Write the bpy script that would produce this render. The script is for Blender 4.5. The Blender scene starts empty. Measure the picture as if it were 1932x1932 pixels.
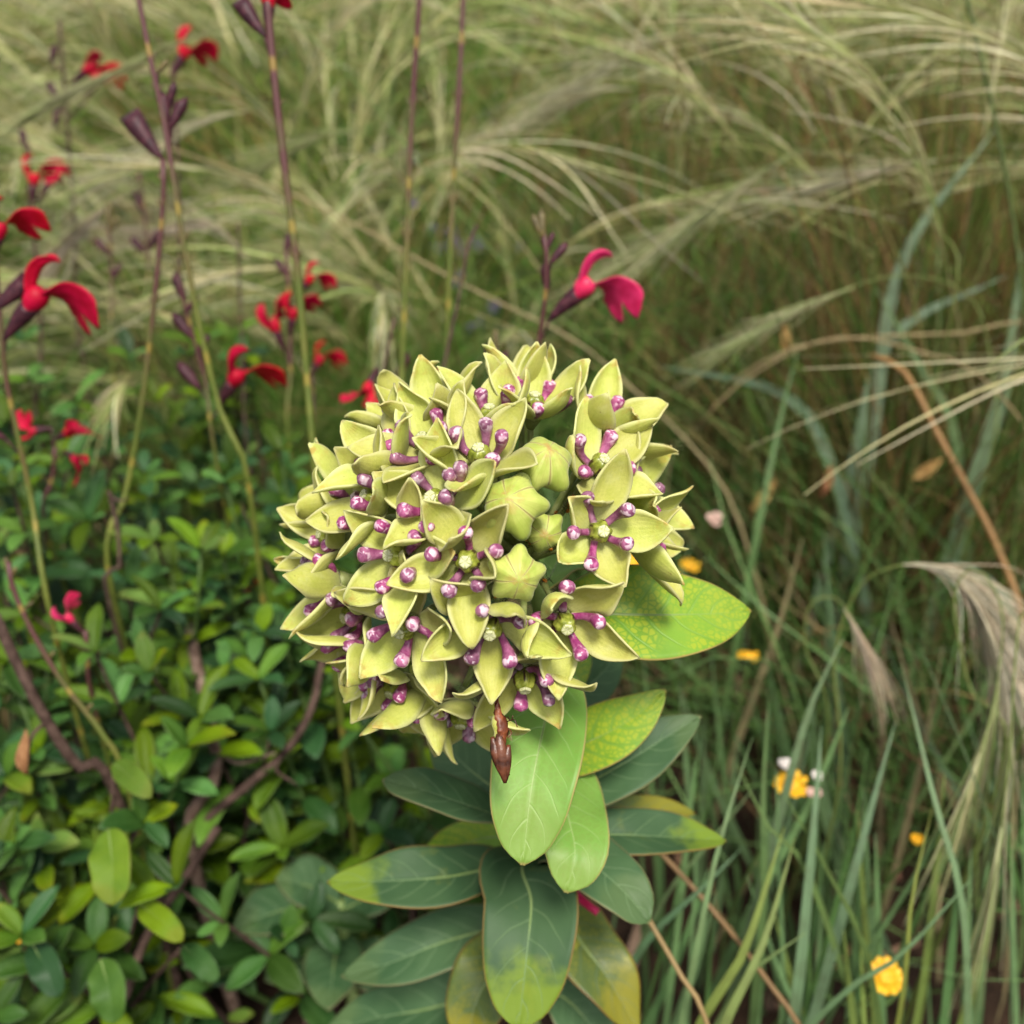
import bpy, math, random
import numpy as np
from mathutils import Matrix, Vector

RNG = np.random.default_rng(7)
random.seed(7)
scene = bpy.context.scene
COL = scene.collection

# ------------------------------------------------------------------ camera, sky, sun, exposure
PITCH = math.radians(35.0)
T = math.tan(math.radians(26.0))            # half field of view
CAM = np.array([0.0, 0.0, 0.5])
FW = np.array([0.0, math.cos(PITCH), -math.sin(PITCH)])
RT = np.array([1.0, 0.0, 0.0])
UP = np.array([0.0, math.sin(PITCH), math.cos(PITCH)])
cd = bpy.data.cameras.new('camera')
cam = bpy.data.objects.new('camera', cd)
COL.objects.link(cam)
cam.location = CAM
cam.rotation_euler = (math.pi / 2 - PITCH, 0, 0)
cd.sensor_width = 36.0
cd.lens = 18.0 / T
cd.clip_start = 0.01
cd.clip_end = 200.0
cd.dof.use_dof = True
cd.dof.focus_distance = 0.217
cd.dof.aperture_fstop = 13.0
scene.camera = cam

SUN_EL, SUN_AZ = math.radians(64), math.radians(168)      # azimuth from +Y towards +X
world = bpy.data.worlds.new('World')
scene.world = world
world.use_nodes = True
wn = world.node_tree.nodes
wl = world.node_tree.links
sky = wn.new('ShaderNodeTexSky')
sky.sky_type = 'NISHITA'
sky.sun_disc = False
sky.sun_elevation = SUN_EL
sky.sun_rotation = SUN_AZ
sky.dust_density = 4.0
sky.air_density = 1.2
sky.ozone_density = 1.0
bg = wn['Background']
bg.inputs['Strength'].default_value = 0.055
oc = wn.new('ShaderNodeHueSaturation')          # thin overcast: the blue is washed out evenly
oc.inputs['Saturation'].default_value = 0.25
wl.new(sky.outputs[0], oc.inputs['Color'])
wl.new(oc.outputs[0], bg.inputs['Color'])
sd = bpy.data.lights.new('sun', 'SUN')
sd.energy = 1.5
sd.angle = math.radians(13)
sd.color = (1.0, 0.94, 0.84)
sun = bpy.data.objects.new('sun', sd)
COL.objects.link(sun)
sdir = Vector((math.sin(SUN_AZ) * math.cos(SUN_EL), math.cos(SUN_AZ) * math.cos(SUN_EL), math.sin(SUN_EL)))
sun.rotation_euler = sdir.to_track_quat('Z', 'Y').to_euler()
sun.location = (0, 0, 3)

vs = scene.view_settings
vs.view_transform = 'Standard'
vs.look = 'None'
vs.exposure = 1.64
vs.gamma = 1.0
vs.use_curve_mapping = False
scene.cycles.use_denoising = True
scene.cycles.max_bounces = 4
scene.cycles.use_adaptive_sampling = True
scene.cycles.adaptive_threshold = 0.02
scene.cycles.debug_use_spatial_splits = True
scene.cycles.use_light_tree = False
scene.cycles.caustics_reflective = False
scene.cycles.caustics_refractive = False
scene.cycles.transmission_bounces = 4
scene.cycles.diffuse_bounces = 2

# ------------------------------------------------------------------ helpers
def P(px, py, d):
    """point seen at (px, py) of the 1932 px picture, d metres ahead of the camera"""
    return CAM + d * (FW + RT * ((px - 966) / 966 * T) + UP * ((966 - py) / 966 * T))

def G(px, py):
    """point of the ground seen at (px, py)"""
    v = FW + RT * ((px - 966) / 966 * T) + UP * ((966 - py) / 966 * T)
    return CAM + v * (-CAM[2] / v[2])

def CV(nx, ny, nz):
    """direction right, up, towards the viewer -> world"""
    v = RT * nx + UP * ny - FW * nz
    return v / np.linalg.norm(v)

def nrm(a):
    a = np.asarray(a, float)
    return a / np.maximum(np.linalg.norm(a, axis=-1, keepdims=True), 1e-12)

ORIG = {}

def tag(o, label=None, cat=None, group=None, kind=None):
    if label: o['label'] = label
    if cat: o['category'] = cat
    if group: o['group'] = group
    if kind: o['kind'] = kind
    return o

def empty(name, loc, label, cat, group=None):
    o = bpy.data.objects.new(name, None)
    COL.objects.link(o)
    o.location = loc
    o.empty_display_size = 0.02
    ORIG[o.name] = np.array(loc, float)
    return tag(o, label, cat, group)

def mesh(name, v, f, mat, uv=None, col=None, smooth=True):
    v = np.asarray(v, np.float32)
    me = bpy.data.meshes.new(name)
    if isinstance(f, np.ndarray):
        k = f.shape[1]
        me.vertices.add(len(v))
        me.vertices.foreach_set('co', v.ravel())
        me.loops.add(f.size)
        me.loops.foreach_set('vertex_index', f.astype(np.int32).ravel())
        me.polygons.add(len(f))
        me.polygons.foreach_set('loop_start', np.arange(0, f.size, k, dtype=np.int32))
        me.update(calc_edges=True)
        me.validate()
    else:
        me.from_pydata(v.tolist(), [], f)
    if smooth:
        me.polygons.foreach_set('use_smooth', np.ones(len(me.polygons), bool))
    li = np.zeros(len(me.loops), np.int32)
    me.loops.foreach_get('vertex_index', li)
    if uv is not None:
        l = me.uv_layers.new(name='UVMap')
        l.data.foreach_set('uv', np.asarray(uv, np.float32)[li].ravel())
    if col is not None:
        a = me.color_attributes.new('Col', 'FLOAT_COLOR', 'POINT')
        c = np.ones((len(v), 4), np.float32)
        c[:, :3] = col
        a.data.foreach_set('color', c.ravel())
    if mat is not None:
        me.materials.append(mat)
    me.update()
    return me

def link(name, me, parent=None):
    o = bpy.data.objects.new(name, me)
    COL.objects.link(o)
    if parent is not None:
        o.parent = parent
    ORIG[o.name] = np.zeros(3)
    return o

def wpart(name, v, f, mat, parent=None, uv=None, col=None, smooth=True):
    """mesh given in world coordinates under an unrotated parent"""
    v = np.asarray(v, float)
    org = np.zeros(3)
    p = parent
    while p is not None:
        org = org + np.array(p.location)
        p = p.parent
    o = link(name, mesh(name, v - org, f, mat, uv, col, smooth), parent)
    return o

def spline(pts, n):
    """Catmull-Rom through pts, n samples, evenly spaced by length"""
    p = np.asarray(pts, float)
    if len(p) == 2:
        t = np.linspace(0, 1, n)[:, None]
        return p[0] * (1 - t) + p[1] * t
    q = np.vstack([2 * p[0] - p[1], p, 2 * p[-1] - p[-2]])
    out = []
    for i in range(1, len(q) - 2):
        t = np.linspace(0, 1, 16, endpoint=False)[:, None]
        a, b, c, d = q[i - 1], q[i], q[i + 1], q[i + 2]
        out.append(0.5 * ((2 * b) + (c - a) * t + (2 * a - 5 * b + 4 * c - d) * t ** 2 + (3 * b - a - 3 * c + d) * t ** 3))
    out.append(p[-1][None])
    out = np.vstack(out)
    s = np.concatenate([[0], np.cumsum(np.linalg.norm(np.diff(out, axis=0), axis=1))])
    tt = np.linspace(0, s[-1], n)
    return np.stack([np.interp(tt, s, out[:, k]) for k in range(3)], 1)

def frames(p):
    t = nrm(np.gradient(p, axis=0))
    ref = np.array([0.31, 0.2, 0.93]) if abs(t[0] @ np.array([0.31, 0.2, 0.93])) < .9 else np.array([1., 0, 0])
    u = nrm(np.cross(t[0], ref))
    us = []
    for k in range(len(p)):
        u = nrm(u - t[k] * (u @ t[k]))
        us.append(u)
    us = np.array(us)
    return t, us, np.cross(t, us)

def tube(p, r, m=8, caps=True):
    p = np.asarray(p, float)
    n = len(p)
    r = np.broadcast_to(np.asarray(r, float), (n,)) if np.ndim(r) < 2 else np.asarray(r)
    t, u, w = frames(p)
    a = np.linspace(0, 2 * np.pi, m, endpoint=False)
    rr = r[:, None] if np.ndim(r) == 1 else r
    v = p[:, None] + (u[:, None] * np.cos(a)[None, :, None] + w[:, None] * np.sin(a)[None, :, None]) * (rr[:, :, None])
    v = v.reshape(-1, 3)
    f = []
    for i in range(n - 1):
        for j in range(m):
            k = (j + 1) % m
            f.append((i * m + j, i * m + k, (i + 1) * m + k, (i + 1) * m + j))
    uv = np.stack(np.meshgrid(np.linspace(0, 1, n), np.arange(m) / m, indexing='ij'), -1).reshape(-1, 2)
    if caps:
        f.append(tuple(range(m - 1, -1, -1)))
        f.append(tuple((n - 1) * m + j for j in range(m)))
    return v, f, uv

def lathe(z, r, m=20, mod=None):
    """profile about +Z; mod(zi, angle) multiplies the radius"""
    a = np.linspace(0, 2 * np.pi, m, endpoint=False)
    v = []
    for zi, ri in zip(z, r):
        k = np.ones(m) if mod is None else mod(zi, a)
        v.append(np.stack([ri * k * np.cos(a), ri * k * np.sin(a), np.full(m, zi)], 1))
    v = np.vstack(v)
    n = len(z)
    f = []
    for i in range(n - 1):
        for j in range(m):
            k = (j + 1) % m
            f.append((i * m + j, i * m + k, (i + 1) * m + k, (i + 1) * m + j))
    f.append(tuple(range(m - 1, -1, -1)))
    f.append(tuple((n - 1) * m + j for j in range(m)))
    uv = np.stack(np.meshgrid(np.linspace(0, 1, n), np.arange(m) / m, indexing='ij'), -1).reshape(-1, 2)
    return v, f, uv

def shell(g, th):
    """closed thin solid from a grid of points"""
    nu, nv = g.shape[:2]
    du = np.gradient(g, axis=0)
    dv = np.gradient(g, axis=1)
    n = nrm(np.cross(du, dv))
    top = (g + n * th / 2).reshape(-1, 3)
    bot = (g - n * th / 2).reshape(-1, 3)
    v = np.vstack([top, bot])
    N = nu * nv
    f = []
    for i in range(nu - 1):
        for j in range(nv - 1):
            a, b, c, d = i * nv + j, i * nv + j + 1, (i + 1) * nv + j + 1, (i + 1) * nv + j
            f.append((a, d, c, b))
            f.append((N + a, N + b, N + c, N + d))
    rim = [j for j in range(nv)] + [i * nv + nv - 1 for i in range(1, nu)] + \
          [(nu - 1) * nv + j for j in range(nv - 2, -1, -1)] + [i * nv for i in range(nu - 2, 0, -1)]
    for a, b in zip(rim, rim[1:] + rim[:1]):
        f.append((a, b, N + b, N + a))
    uu, vv = np.meshgrid(np.linspace(0, 1, nu), np.linspace(0, 1, nv), indexing='ij')
    uv = np.stack([uu, vv], -1).reshape(-1, 2)
    return v, f, np.vstack([uv, uv])

def merge(parts):
    V, F, U, o = [], [], [], 0
    for p in parts:
        v, f = p[0], p[1]
        V.append(v)
        F += [tuple(int(i) + o for i in q) for q in f]
        U.append(p[2] if len(p) > 2 else np.zeros((len(v), 2)))
        o += len(v)
    return np.vstack(V), F, np.vstack(U)

def prof(x, xs, ys):
    """smooth interpolation (monotone cubic-ish)"""
    xs, ys = np.asarray(xs, float), np.asarray(ys, float)
    m = np.gradient(ys, xs)
    i = np.clip(np.searchsorted(xs, x) - 1, 0, len(xs) - 2)
    h = xs[i + 1] - xs[i]
    t = (x - xs[i]) / h
    return ((2 * t**3 - 3 * t**2 + 1) * ys[i] + (t**3 - 2 * t**2 + t) * h * m[i] + (-2 * t**3 + 3 * t**2) * ys[i + 1] + (t**3 - t**2) * h * m[i + 1])

def basis(z, roll=0.0, loc=(0, 0, 0), ref=None):
    z = nrm(z)
    r = UP if ref is None else ref
    y = r - z * (r @ z)
    y = nrm(y) if np.linalg.norm(y) > 1e-3 else nrm(np.cross(z, RT))
    x = np.cross(y, z)
    c, s = math.cos(roll), math.sin(roll)
    X, Y = c * x + s * y, -s * x + c * y
    M = Matrix.Identity(4)
    for i in range(3):
        M[i][0], M[i][1], M[i][2], M[i][3] = X[i], Y[i], z[i], loc[i]
    return M

# ------------------------------------------------------------------ materials
class NT:
    def __init__(s, name):
        s.m = bpy.data.materials.new(name)
        s.m.use_nodes = True
        s.t = s.m.node_tree
        s.n, s.l = s.t.nodes, s.t.links
        s.n.clear()
        s.out = s.n.new('ShaderNodeOutputMaterial')
    def node(s, t, **kw):
        x = s.n.new(t)
        for k, v in kw.items(): setattr(x, k, v)
        return x
    def put(s, sock, val):
        if isinstance(val, bpy.types.NodeSocket): s.l.new(val, sock)
        else: sock.default_value = val
    def math(s, op, a, b=0.0, c=0.0, clamp=False):
        x = s.node('ShaderNodeMath', operation=op, use_clamp=clamp)
        s.put(x.inputs[0], a); s.put(x.inputs[1], b); s.put(x.inputs[2], c)
        return x.outputs[0]
    def ramp(s, v, lo, hi, a=0.0, b=1.0):
        x = s.node('ShaderNodeMapRange', interpolation_type='SMOOTHSTEP', clamp=True)
        s.put(x.inputs[0], v); s.put(x.inputs[1], lo); s.put(x.inputs[2], hi); s.put(x.inputs[3], a); s.put(x.inputs[4], b)
        return x.outputs[0]
    def mix(s, f, a, b):
        x = s.node('ShaderNodeMix', data_type='RGBA')
        s.put(x.inputs[0], f); s.put(x.inputs[6], c4(a)); s.put(x.inputs[7], c4(b))
        return x.outputs[2]
    def noise(s, scale, detail=3.0, vec=None, rough=0.55, dist=0.0):
        x = s.node('ShaderNodeTexNoise')
        x.inputs['Scale'].default_value = scale
        x.inputs['Detail'].default_value = detail
        x.inputs['Roughness'].default_value = rough
        x.inputs['Distortion'].default_value = dist
        if vec is not None: s.l.new(vec, x.inputs['Vector'])
        return x.outputs['Fac']
    def uv(s):
        if not hasattr(s, '_uv'):
            a = s.node('ShaderNodeTexCoord')
            b = s.node('ShaderNodeSeparateXYZ')
            s.l.new(a.outputs['UV'], b.inputs[0])
            s._uv = (b.outputs[0], b.outputs[1], a.outputs['UV'], a.outputs['Object'])
        return s._uv
    def geo(s):
        if not hasattr(s, '_g'): s._g = s.node('ShaderNodeNewGeometry').outputs['Position']
        return s._g
    def rnd(s):
        if not hasattr(s, '_r'): s._r = s.node('ShaderNodeObjectInfo').outputs['Random']
        return s._r
    def hsv(s, c, h=.5, sat=1.0, v=1.0):
        x = s.node('ShaderNodeHueSaturation')
        s.put(x.inputs['Hue'], h); s.put(x.inputs['Saturation'], sat); s.put(x.inputs['Value'], v); s.put(x.inputs['Color'], c)
        return x.outputs[0]
    def bump(s, h, strength=.3, dist=.0005):
        x = s.node('ShaderNodeBump')
        x.inputs['Strength'].default_value = strength
        x.inputs['Distance'].default_value = dist
        s.l.new(h, x.inputs['Height'])
        return x.outputs[0]
    def finish(s, color, rough=.5, trans=0.0, tcol=None, normal=None, sheen=0.0, spec=.4, coat=0.0, sss=0.0):
        b = s.node('ShaderNodeBsdfPrincipled')
        s.put(b.inputs['Base Color'], c4(color)); s.put(b.inputs['Roughness'], rough)
        b.inputs['Specular IOR Level'].default_value = spec
        b.inputs['Sheen Weight'].default_value = sheen
        b.inputs['Sheen Roughness'].default_value = .4
        b.inputs['Coat Weight'].default_value = coat
        b.inputs['Coat Roughness'].default_value = .25
        if sss:
            b.inputs['Subsurface Weight'].default_value = sss
            b.inputs['Subsurface Radius'].default_value = (.002, .0015, .0008)
            b.inputs['Subsurface Scale'].default_value = 1.0
        if normal is not None: s.l.new(normal, b.inputs['Normal'])
        r = b.outputs[0]
        if trans:
            t = s.node('ShaderNodeBsdfTranslucent')
            s.put(t.inputs['Color'], c4(tcol if tcol is not None else color))
            if normal is not None: s.l.new(normal, t.inputs['Normal'])
            x = s.node('ShaderNodeMixShader')
            x.inputs[0].default_value = trans
            s.l.new(r, x.inputs[1]); s.l.new(t.outputs[0], x.inputs[2])
            r = x.outputs[0]
        s.l.new(r, s.out.inputs['Surface'])
        return s.m

def c4(c):
    if isinstance(c, bpy.types.NodeSocket): return c
    return tuple(c) + (1.0,) if len(c) == 3 else c

def petal_mat():
    n = NT('milkweed_petal')
    u, v, uvv, obj = n.uv()
    av = n.math('MULTIPLY', n.math('ABSOLUTE', n.math('SUBTRACT', v, .5)), 2.0)
    big = n.noise(180, 3, n.geo())
    fine = n.noise(2600, 2, n.geo())
    c = n.mix(n.ramp(big, .3, .7), (.53, .57, .11), (.66, .67, .185))
    # base of the petal paler and greyer green
    c = n.mix(n.ramp(u, .0, .38, .6, 0), c, (.52, .55, .24))
    c = n.mix(n.math('MULTIPLY', n.ramp(n.noise(1300, 3, n.geo(), .7), .45, .70), .22), c, (.36, .43, .06))
    c = n.mix(n.math('MULTIPLY', n.ramp(n.noise(330, 3, n.geo()), .52, .72), .30), c, (.66, .68, .32))
    # long faint veins
    st = n.math('SINE', n.math('MULTIPLY', n.math('ADD', v, n.math('MULTIPLY', big, .05)), 55.0))
    c = n.mix(n.math('MULTIPLY', n.ramp(st, .55, 1.0), .08), c, (.36, .40, .07))
    # pale velvet rim
    rim = n.math('MAXIMUM', n.ramp(av, .70, 1.02), n.ramp(u, .90, 1.0))
    c = n.mix(n.math('MULTIPLY', rim, .55), c, (.76, .74, .42))
    # rusty flush towards some tips
    fl = n.math('MULTIPLY', n.ramp(u, .62, .95), n.ramp(n.noise(420, 4, n.geo()), .44, .66))
    fl = n.math('MULTIPLY', fl, n.ramp(n.rnd(), .15, .9, .15, .85))
    c = n.mix(fl, c, (.50, .32, .07))
    sp = n.ramp(n.noise(900, 1, n.geo()), .76, .80)
    c = n.mix(n.math('MULTIPLY', sp, .5), c, (.30, .20, .06))
    c = n.hsv(c, n.ramp(n.rnd(), 0, 1, .492, .506), 1.0, n.ramp(n.rnd(), 0, 1, .9, 1.08))
    h = n.math('ADD', n.math('MULTIPLY', st, .12), fine)
    return n.finish(c, .5, .34, None, n.bump(h, .5, .00016), sheen=.12, spec=.3)

def hood_mat():
    n = NT('milkweed_hood')
    u, v, uvv, obj = n.uv()
    ns = n.noise(520, 3, n.geo(), .6, .6)
    c = n.mix(n.ramp(ns, .35, .70), (.20, .028, .105), (.40, .12, .24))
    # white highlight painted into the club's head colour, broken up by pale marbling
    pale = n.math('MULTIPLY', n.ramp(u, .62, .84), n.ramp(n.noise(650, 1, n.geo(), .5, .6), .48, .64))
    c = n.mix(n.math('MULTIPLY', pale, .8), c, (.78, .58, .66))
    c = n.mix(n.ramp(u, .02, .16, .6, 0), c, (.55, .42, .45))
    c = n.hsv(c, .5, n.ramp(n.rnd(), 0, 1, .8, 1.05), n.ramp(n.rnd(), 0, 1, .8, 1.2))
    return n.finish(c, .32, .10, None, n.bump(ns, .12, .0002), spec=.5, coat=.2)

def column_mat():
    n = NT('milkweed_column')
    u, v, uvv, obj = n.uv()
    ang = n.math('FRACT', n.math('MULTIPLY', v, 5.0))
    d = n.math('MULTIPLY', n.math('ABSOLUTE', n.math('SUBTRACT', ang, .5)), 2.0)     # 1 in the grooves
    c = n.mix(n.ramp(n.noise(900, 3, n.geo()), .35, .65), (.15, .18, .018), (.30, .33, .05))
    slit = n.math('MULTIPLY', n.ramp(d, .60, .80), n.math('MULTIPLY', n.ramp(u, .16, .30), n.ramp(u, .62, .76, 1, 0)))
    c = n.mix(slit, c, (.035, .016, .006))
    return n.finish(c, .35, 0, None, n.bump(d, .3, .0003), spec=.5)

def disc_mat():
    n = NT('stigma_disc')
    u, v, uvv, obj = n.uv()
    d = n.math('MULTIPLY', n.math('ABSOLUTE', n.math('SUBTRACT', n.math('FRACT', n.math('MULTIPLY', v, 5.0)), .5)), 2.0)
    c = n.mix(n.ramp(d, .72, .95), (.52, .53, .30), (.24, .26, .07))
    c = n.mix(n.ramp(n.noise(1500, 2, n.geo()), .5, .7), c, (.36, .38, .14))
    return n.finish(c, .5)

def bud_mat():
    n = NT('milkweed_bud')
    u, v, uvv, obj = n.uv()
    a = n.math('FRACT', n.math('MULTIPLY', v, 5.0))
    d = n.math('MULTIPLY', n.math('ABSOLUTE', n.math('SUBTRACT', a, .5)), 2.0)        # 0 at seam
    c = n.mix(n.ramp(n.noise(240, 3, n.geo()), .35, .7), (.34, .42, .065), (.48, .53, .12))
    ve = n.math('SINE', n.math('ADD', n.math('MULTIPLY', v, 190.0), n.math('MULTIPLY', n.noise(300, 2, n.geo()), 6)))
    c = n.mix(n.math('MULTIPLY', n.ramp(ve, .7, 1.0), .2), c, (.28, .28, .05))
    fl = n.math('MULTIPLY', n.ramp(u, .62, 1.0), n.ramp(n.noise(500, 4, n.geo()), .42, .62))
    c = n.mix(n.math('MULTIPLY', fl, .75), c, (.40, .18, .06))
    seam = n.ramp(d, .02, .09, 1, 0)
    c = n.mix(n.math('MULTIPLY', n.ramp(d, .06, .22, 1, 0), .35), c, (.62, .58, .25))
    c = n.mix(n.math('MULTIPLY', seam, .75), c, (.26, .18, .06))
    h = n.math('ADD', n.math('MULTIPLY', seam, -1.2), n.math('MULTIPLY', ve, .05))
    return n.finish(c, .5, .12, None, n.bump(h, .4, .0003), sheen=.15)

def leaf_mat(name, c1, c2, vein, edge, tip, tipamt=0.0, mottle=0.0, mcol=(.2, .3, .03), lat=8.0, rough=.48, trans=.22, tipstart=.72, speck=0.0, vary=.0, gloss=.4, latw=1.0):
    n = NT(name)
    u, v, uvv, obj = n.uv()
    sv = n.math('MULTIPLY', n.math('SUBTRACT', v, .5), 2.0)
    av = n.math('ABSOLUTE', sv)
    wob = n.math('MULTIPLY', n.math('SUBTRACT', n.noise(60, 2, n.geo()), .5), .10)
    big = n.noise(45, 4, n.geo())
    c = n.mix(n.ramp(big, .35, .65), c1, c2)
    side = n.math('MULTIPLY', n.math('GREATER_THAN', sv, 0), .05)
    lu = n.math('SUBTRACT', n.math('ADD', n.math('ADD', u, side), wob), n.math('MULTIPLY', n.math('POWER', av, 1.35), .20))
    d = n.math('ABSOLUTE', n.math('SUBTRACT', n.math('FRACT', n.math('MULTIPLY', lu, lat)), .5))
    if mottle:
        vo = n.node('ShaderNodeTexVoronoi', feature='DISTANCE_TO_EDGE')
        vo.inputs['Scale'].default_value = 620
        n.l.new(n.geo(), vo.inputs['Vector'])
        cells = n.ramp(vo.outputs['Distance'], .02, .16)
        mm = n.math('MULTIPLY', cells, n.ramp(n.noise(70, 2, n.geo()), .28, .48))
        mm = n.math('MULTIPLY', mm, n.ramp(d, .03, .16))
        c = n.mix(n.math('MULTIPLY', mm, mottle), c, mcol)
    if tipamt:
        tm = n.ramp(n.math('ADD', u, n.math('MULTIPLY', n.math('SUBTRACT', n.noise(90, 4, n.geo()), .5), .45)), tipstart, tipstart + .14)
        c = n.mix(n.math('MULTIPLY', tm, tipamt), c, tip)
    if speck:
        sp = n.ramp(n.noise(120, 4, n.geo()), .60, .68)
        c = n.mix(n.math('MULTIPLY', sp, speck), c, (.30, .30, .03))
    lm = n.math('MULTIPLY', n.ramp(d, .012 * lat / 8 * latw, .055 * lat / 8 * latw, 1, 0), n.ramp(av, .55, .92, 1, 0))
    c = n.mix(n.math('MULTIPLY', lm, .42), c, vein)
    mw = n.ramp(u, 0, 1, .060, .010)
    mid = n.ramp(av, n.math('MULTIPLY', mw, .45), mw, 1, 0)
    c = n.mix(n.math('MULTIPLY', mid, .85), c, vein)
    em = n.math('MAXIMUM', n.ramp(av, .955, .99), n.ramp(u, .985, 1.0))
    c = n.mix(n.math('MULTIPLY', em, .8), c, edge)
    if vary:
        c = n.hsv(c, n.ramp(n.rnd(), 0, 1, .5 - .025 * vary, .5 + .02 * vary), n.ramp(n.rnd(), 0, 1, 1.1, .85), n.ramp(n.math('FRACT', n.math('MULTIPLY', n.rnd(), 7.3)), 0, 1, 1 - .35 * vary, 1 + .35 * vary))
    h = n.math('ADD', n.math('MULTIPLY', n.math('ADD', lm, mid), -.8), n.math('MULTIPLY', n.noise(700, 3, n.geo()), .35))
    return n.finish(c, rough, trans, n.mix(.25, c, (.30, .42, .04)), n.bump(h, .35, .0004), spec=gloss)

def strand_mat(name, rough=.5, trans=.3):
    n = NT(name)
    a = n.node('ShaderNodeAttribute', attribute_name='Col')
    c = n.mix(n.math('MULTIPLY', n.ramp(n.noise(160, 2, n.geo()), .4, .7), .25), a.outputs['Color'], (.06, .05, .02))
    return n.finish(c, rough, trans, a.outputs['Color'], spec=.35)

def simple(name, c1, c2, scale=300, rough=.5, trans=0.0, bump=.2, dist=.0003, spec=.4, sheen=0.0, vary=0.0):
    n = NT(name)
    ns = n.noise(scale, 4, n.geo())
    c = n.mix(n.ramp(ns, .35, .68), c1, c2)
    if vary: c = n.hsv(c, n.ramp(n.rnd(), 0, 1, .5 - .02 * vary, .5 + .02 * vary), 1.0, n.ramp(n.rnd(), 0, 1, 1 - .3 * vary, 1 + .3 * vary))
    return n.finish(c, rough, trans, None, n.bump(ns, bump, dist), spec=spec, sheen=sheen)

def stalk_mat():
    """salvia stem: green with yellowish joints below, purple brown above"""
    n = NT('salvia_stalk')
    u, v, uvv, obj = n.uv()
    ns = n.noise(90, 3, n.geo())
    top = n.ramp(n.math('ADD', u, n.math('MULTIPLY', n.math('SUBTRACT', ns, .5), .35)),  .72, .93)
    c = n.mix(n.ramp(ns, .35, .7), (.080, .108, .016), (.15, .165, .028))
    c = n.mix(top, c, (.085, .030, .030))
    j = n.math('ABSOLUTE', n.math('SUBTRACT', n.math('FRACT', n.math('MULTIPLY', u, 9.0)), .5))
    c = n.mix(n.ramp(j, .02, .06, .6, 0), c, (.30, .22, .04))
    return n.finish(c, .5, 0, None, n.bump(ns, .2, .0004))

def soil_mat():
    n = NT('mulch_soil')
    a = n.noise(22, 6, n.geo(), .7)
    b = n.noise(160, 5, n.geo(), .7)
    c = n.mix(n.ramp(a, .35, .65), (.018, .011, .007), (.060, .034, .020))
    c = n.mix(n.math('MULTIPLY', n.ramp(b, .55, .75), .6), c, (.11, .070, .040))
    return n.finish(c, .95, 0, None, n.bump(n.math('ADD', a, b), .9, .012), spec=.15)

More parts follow.
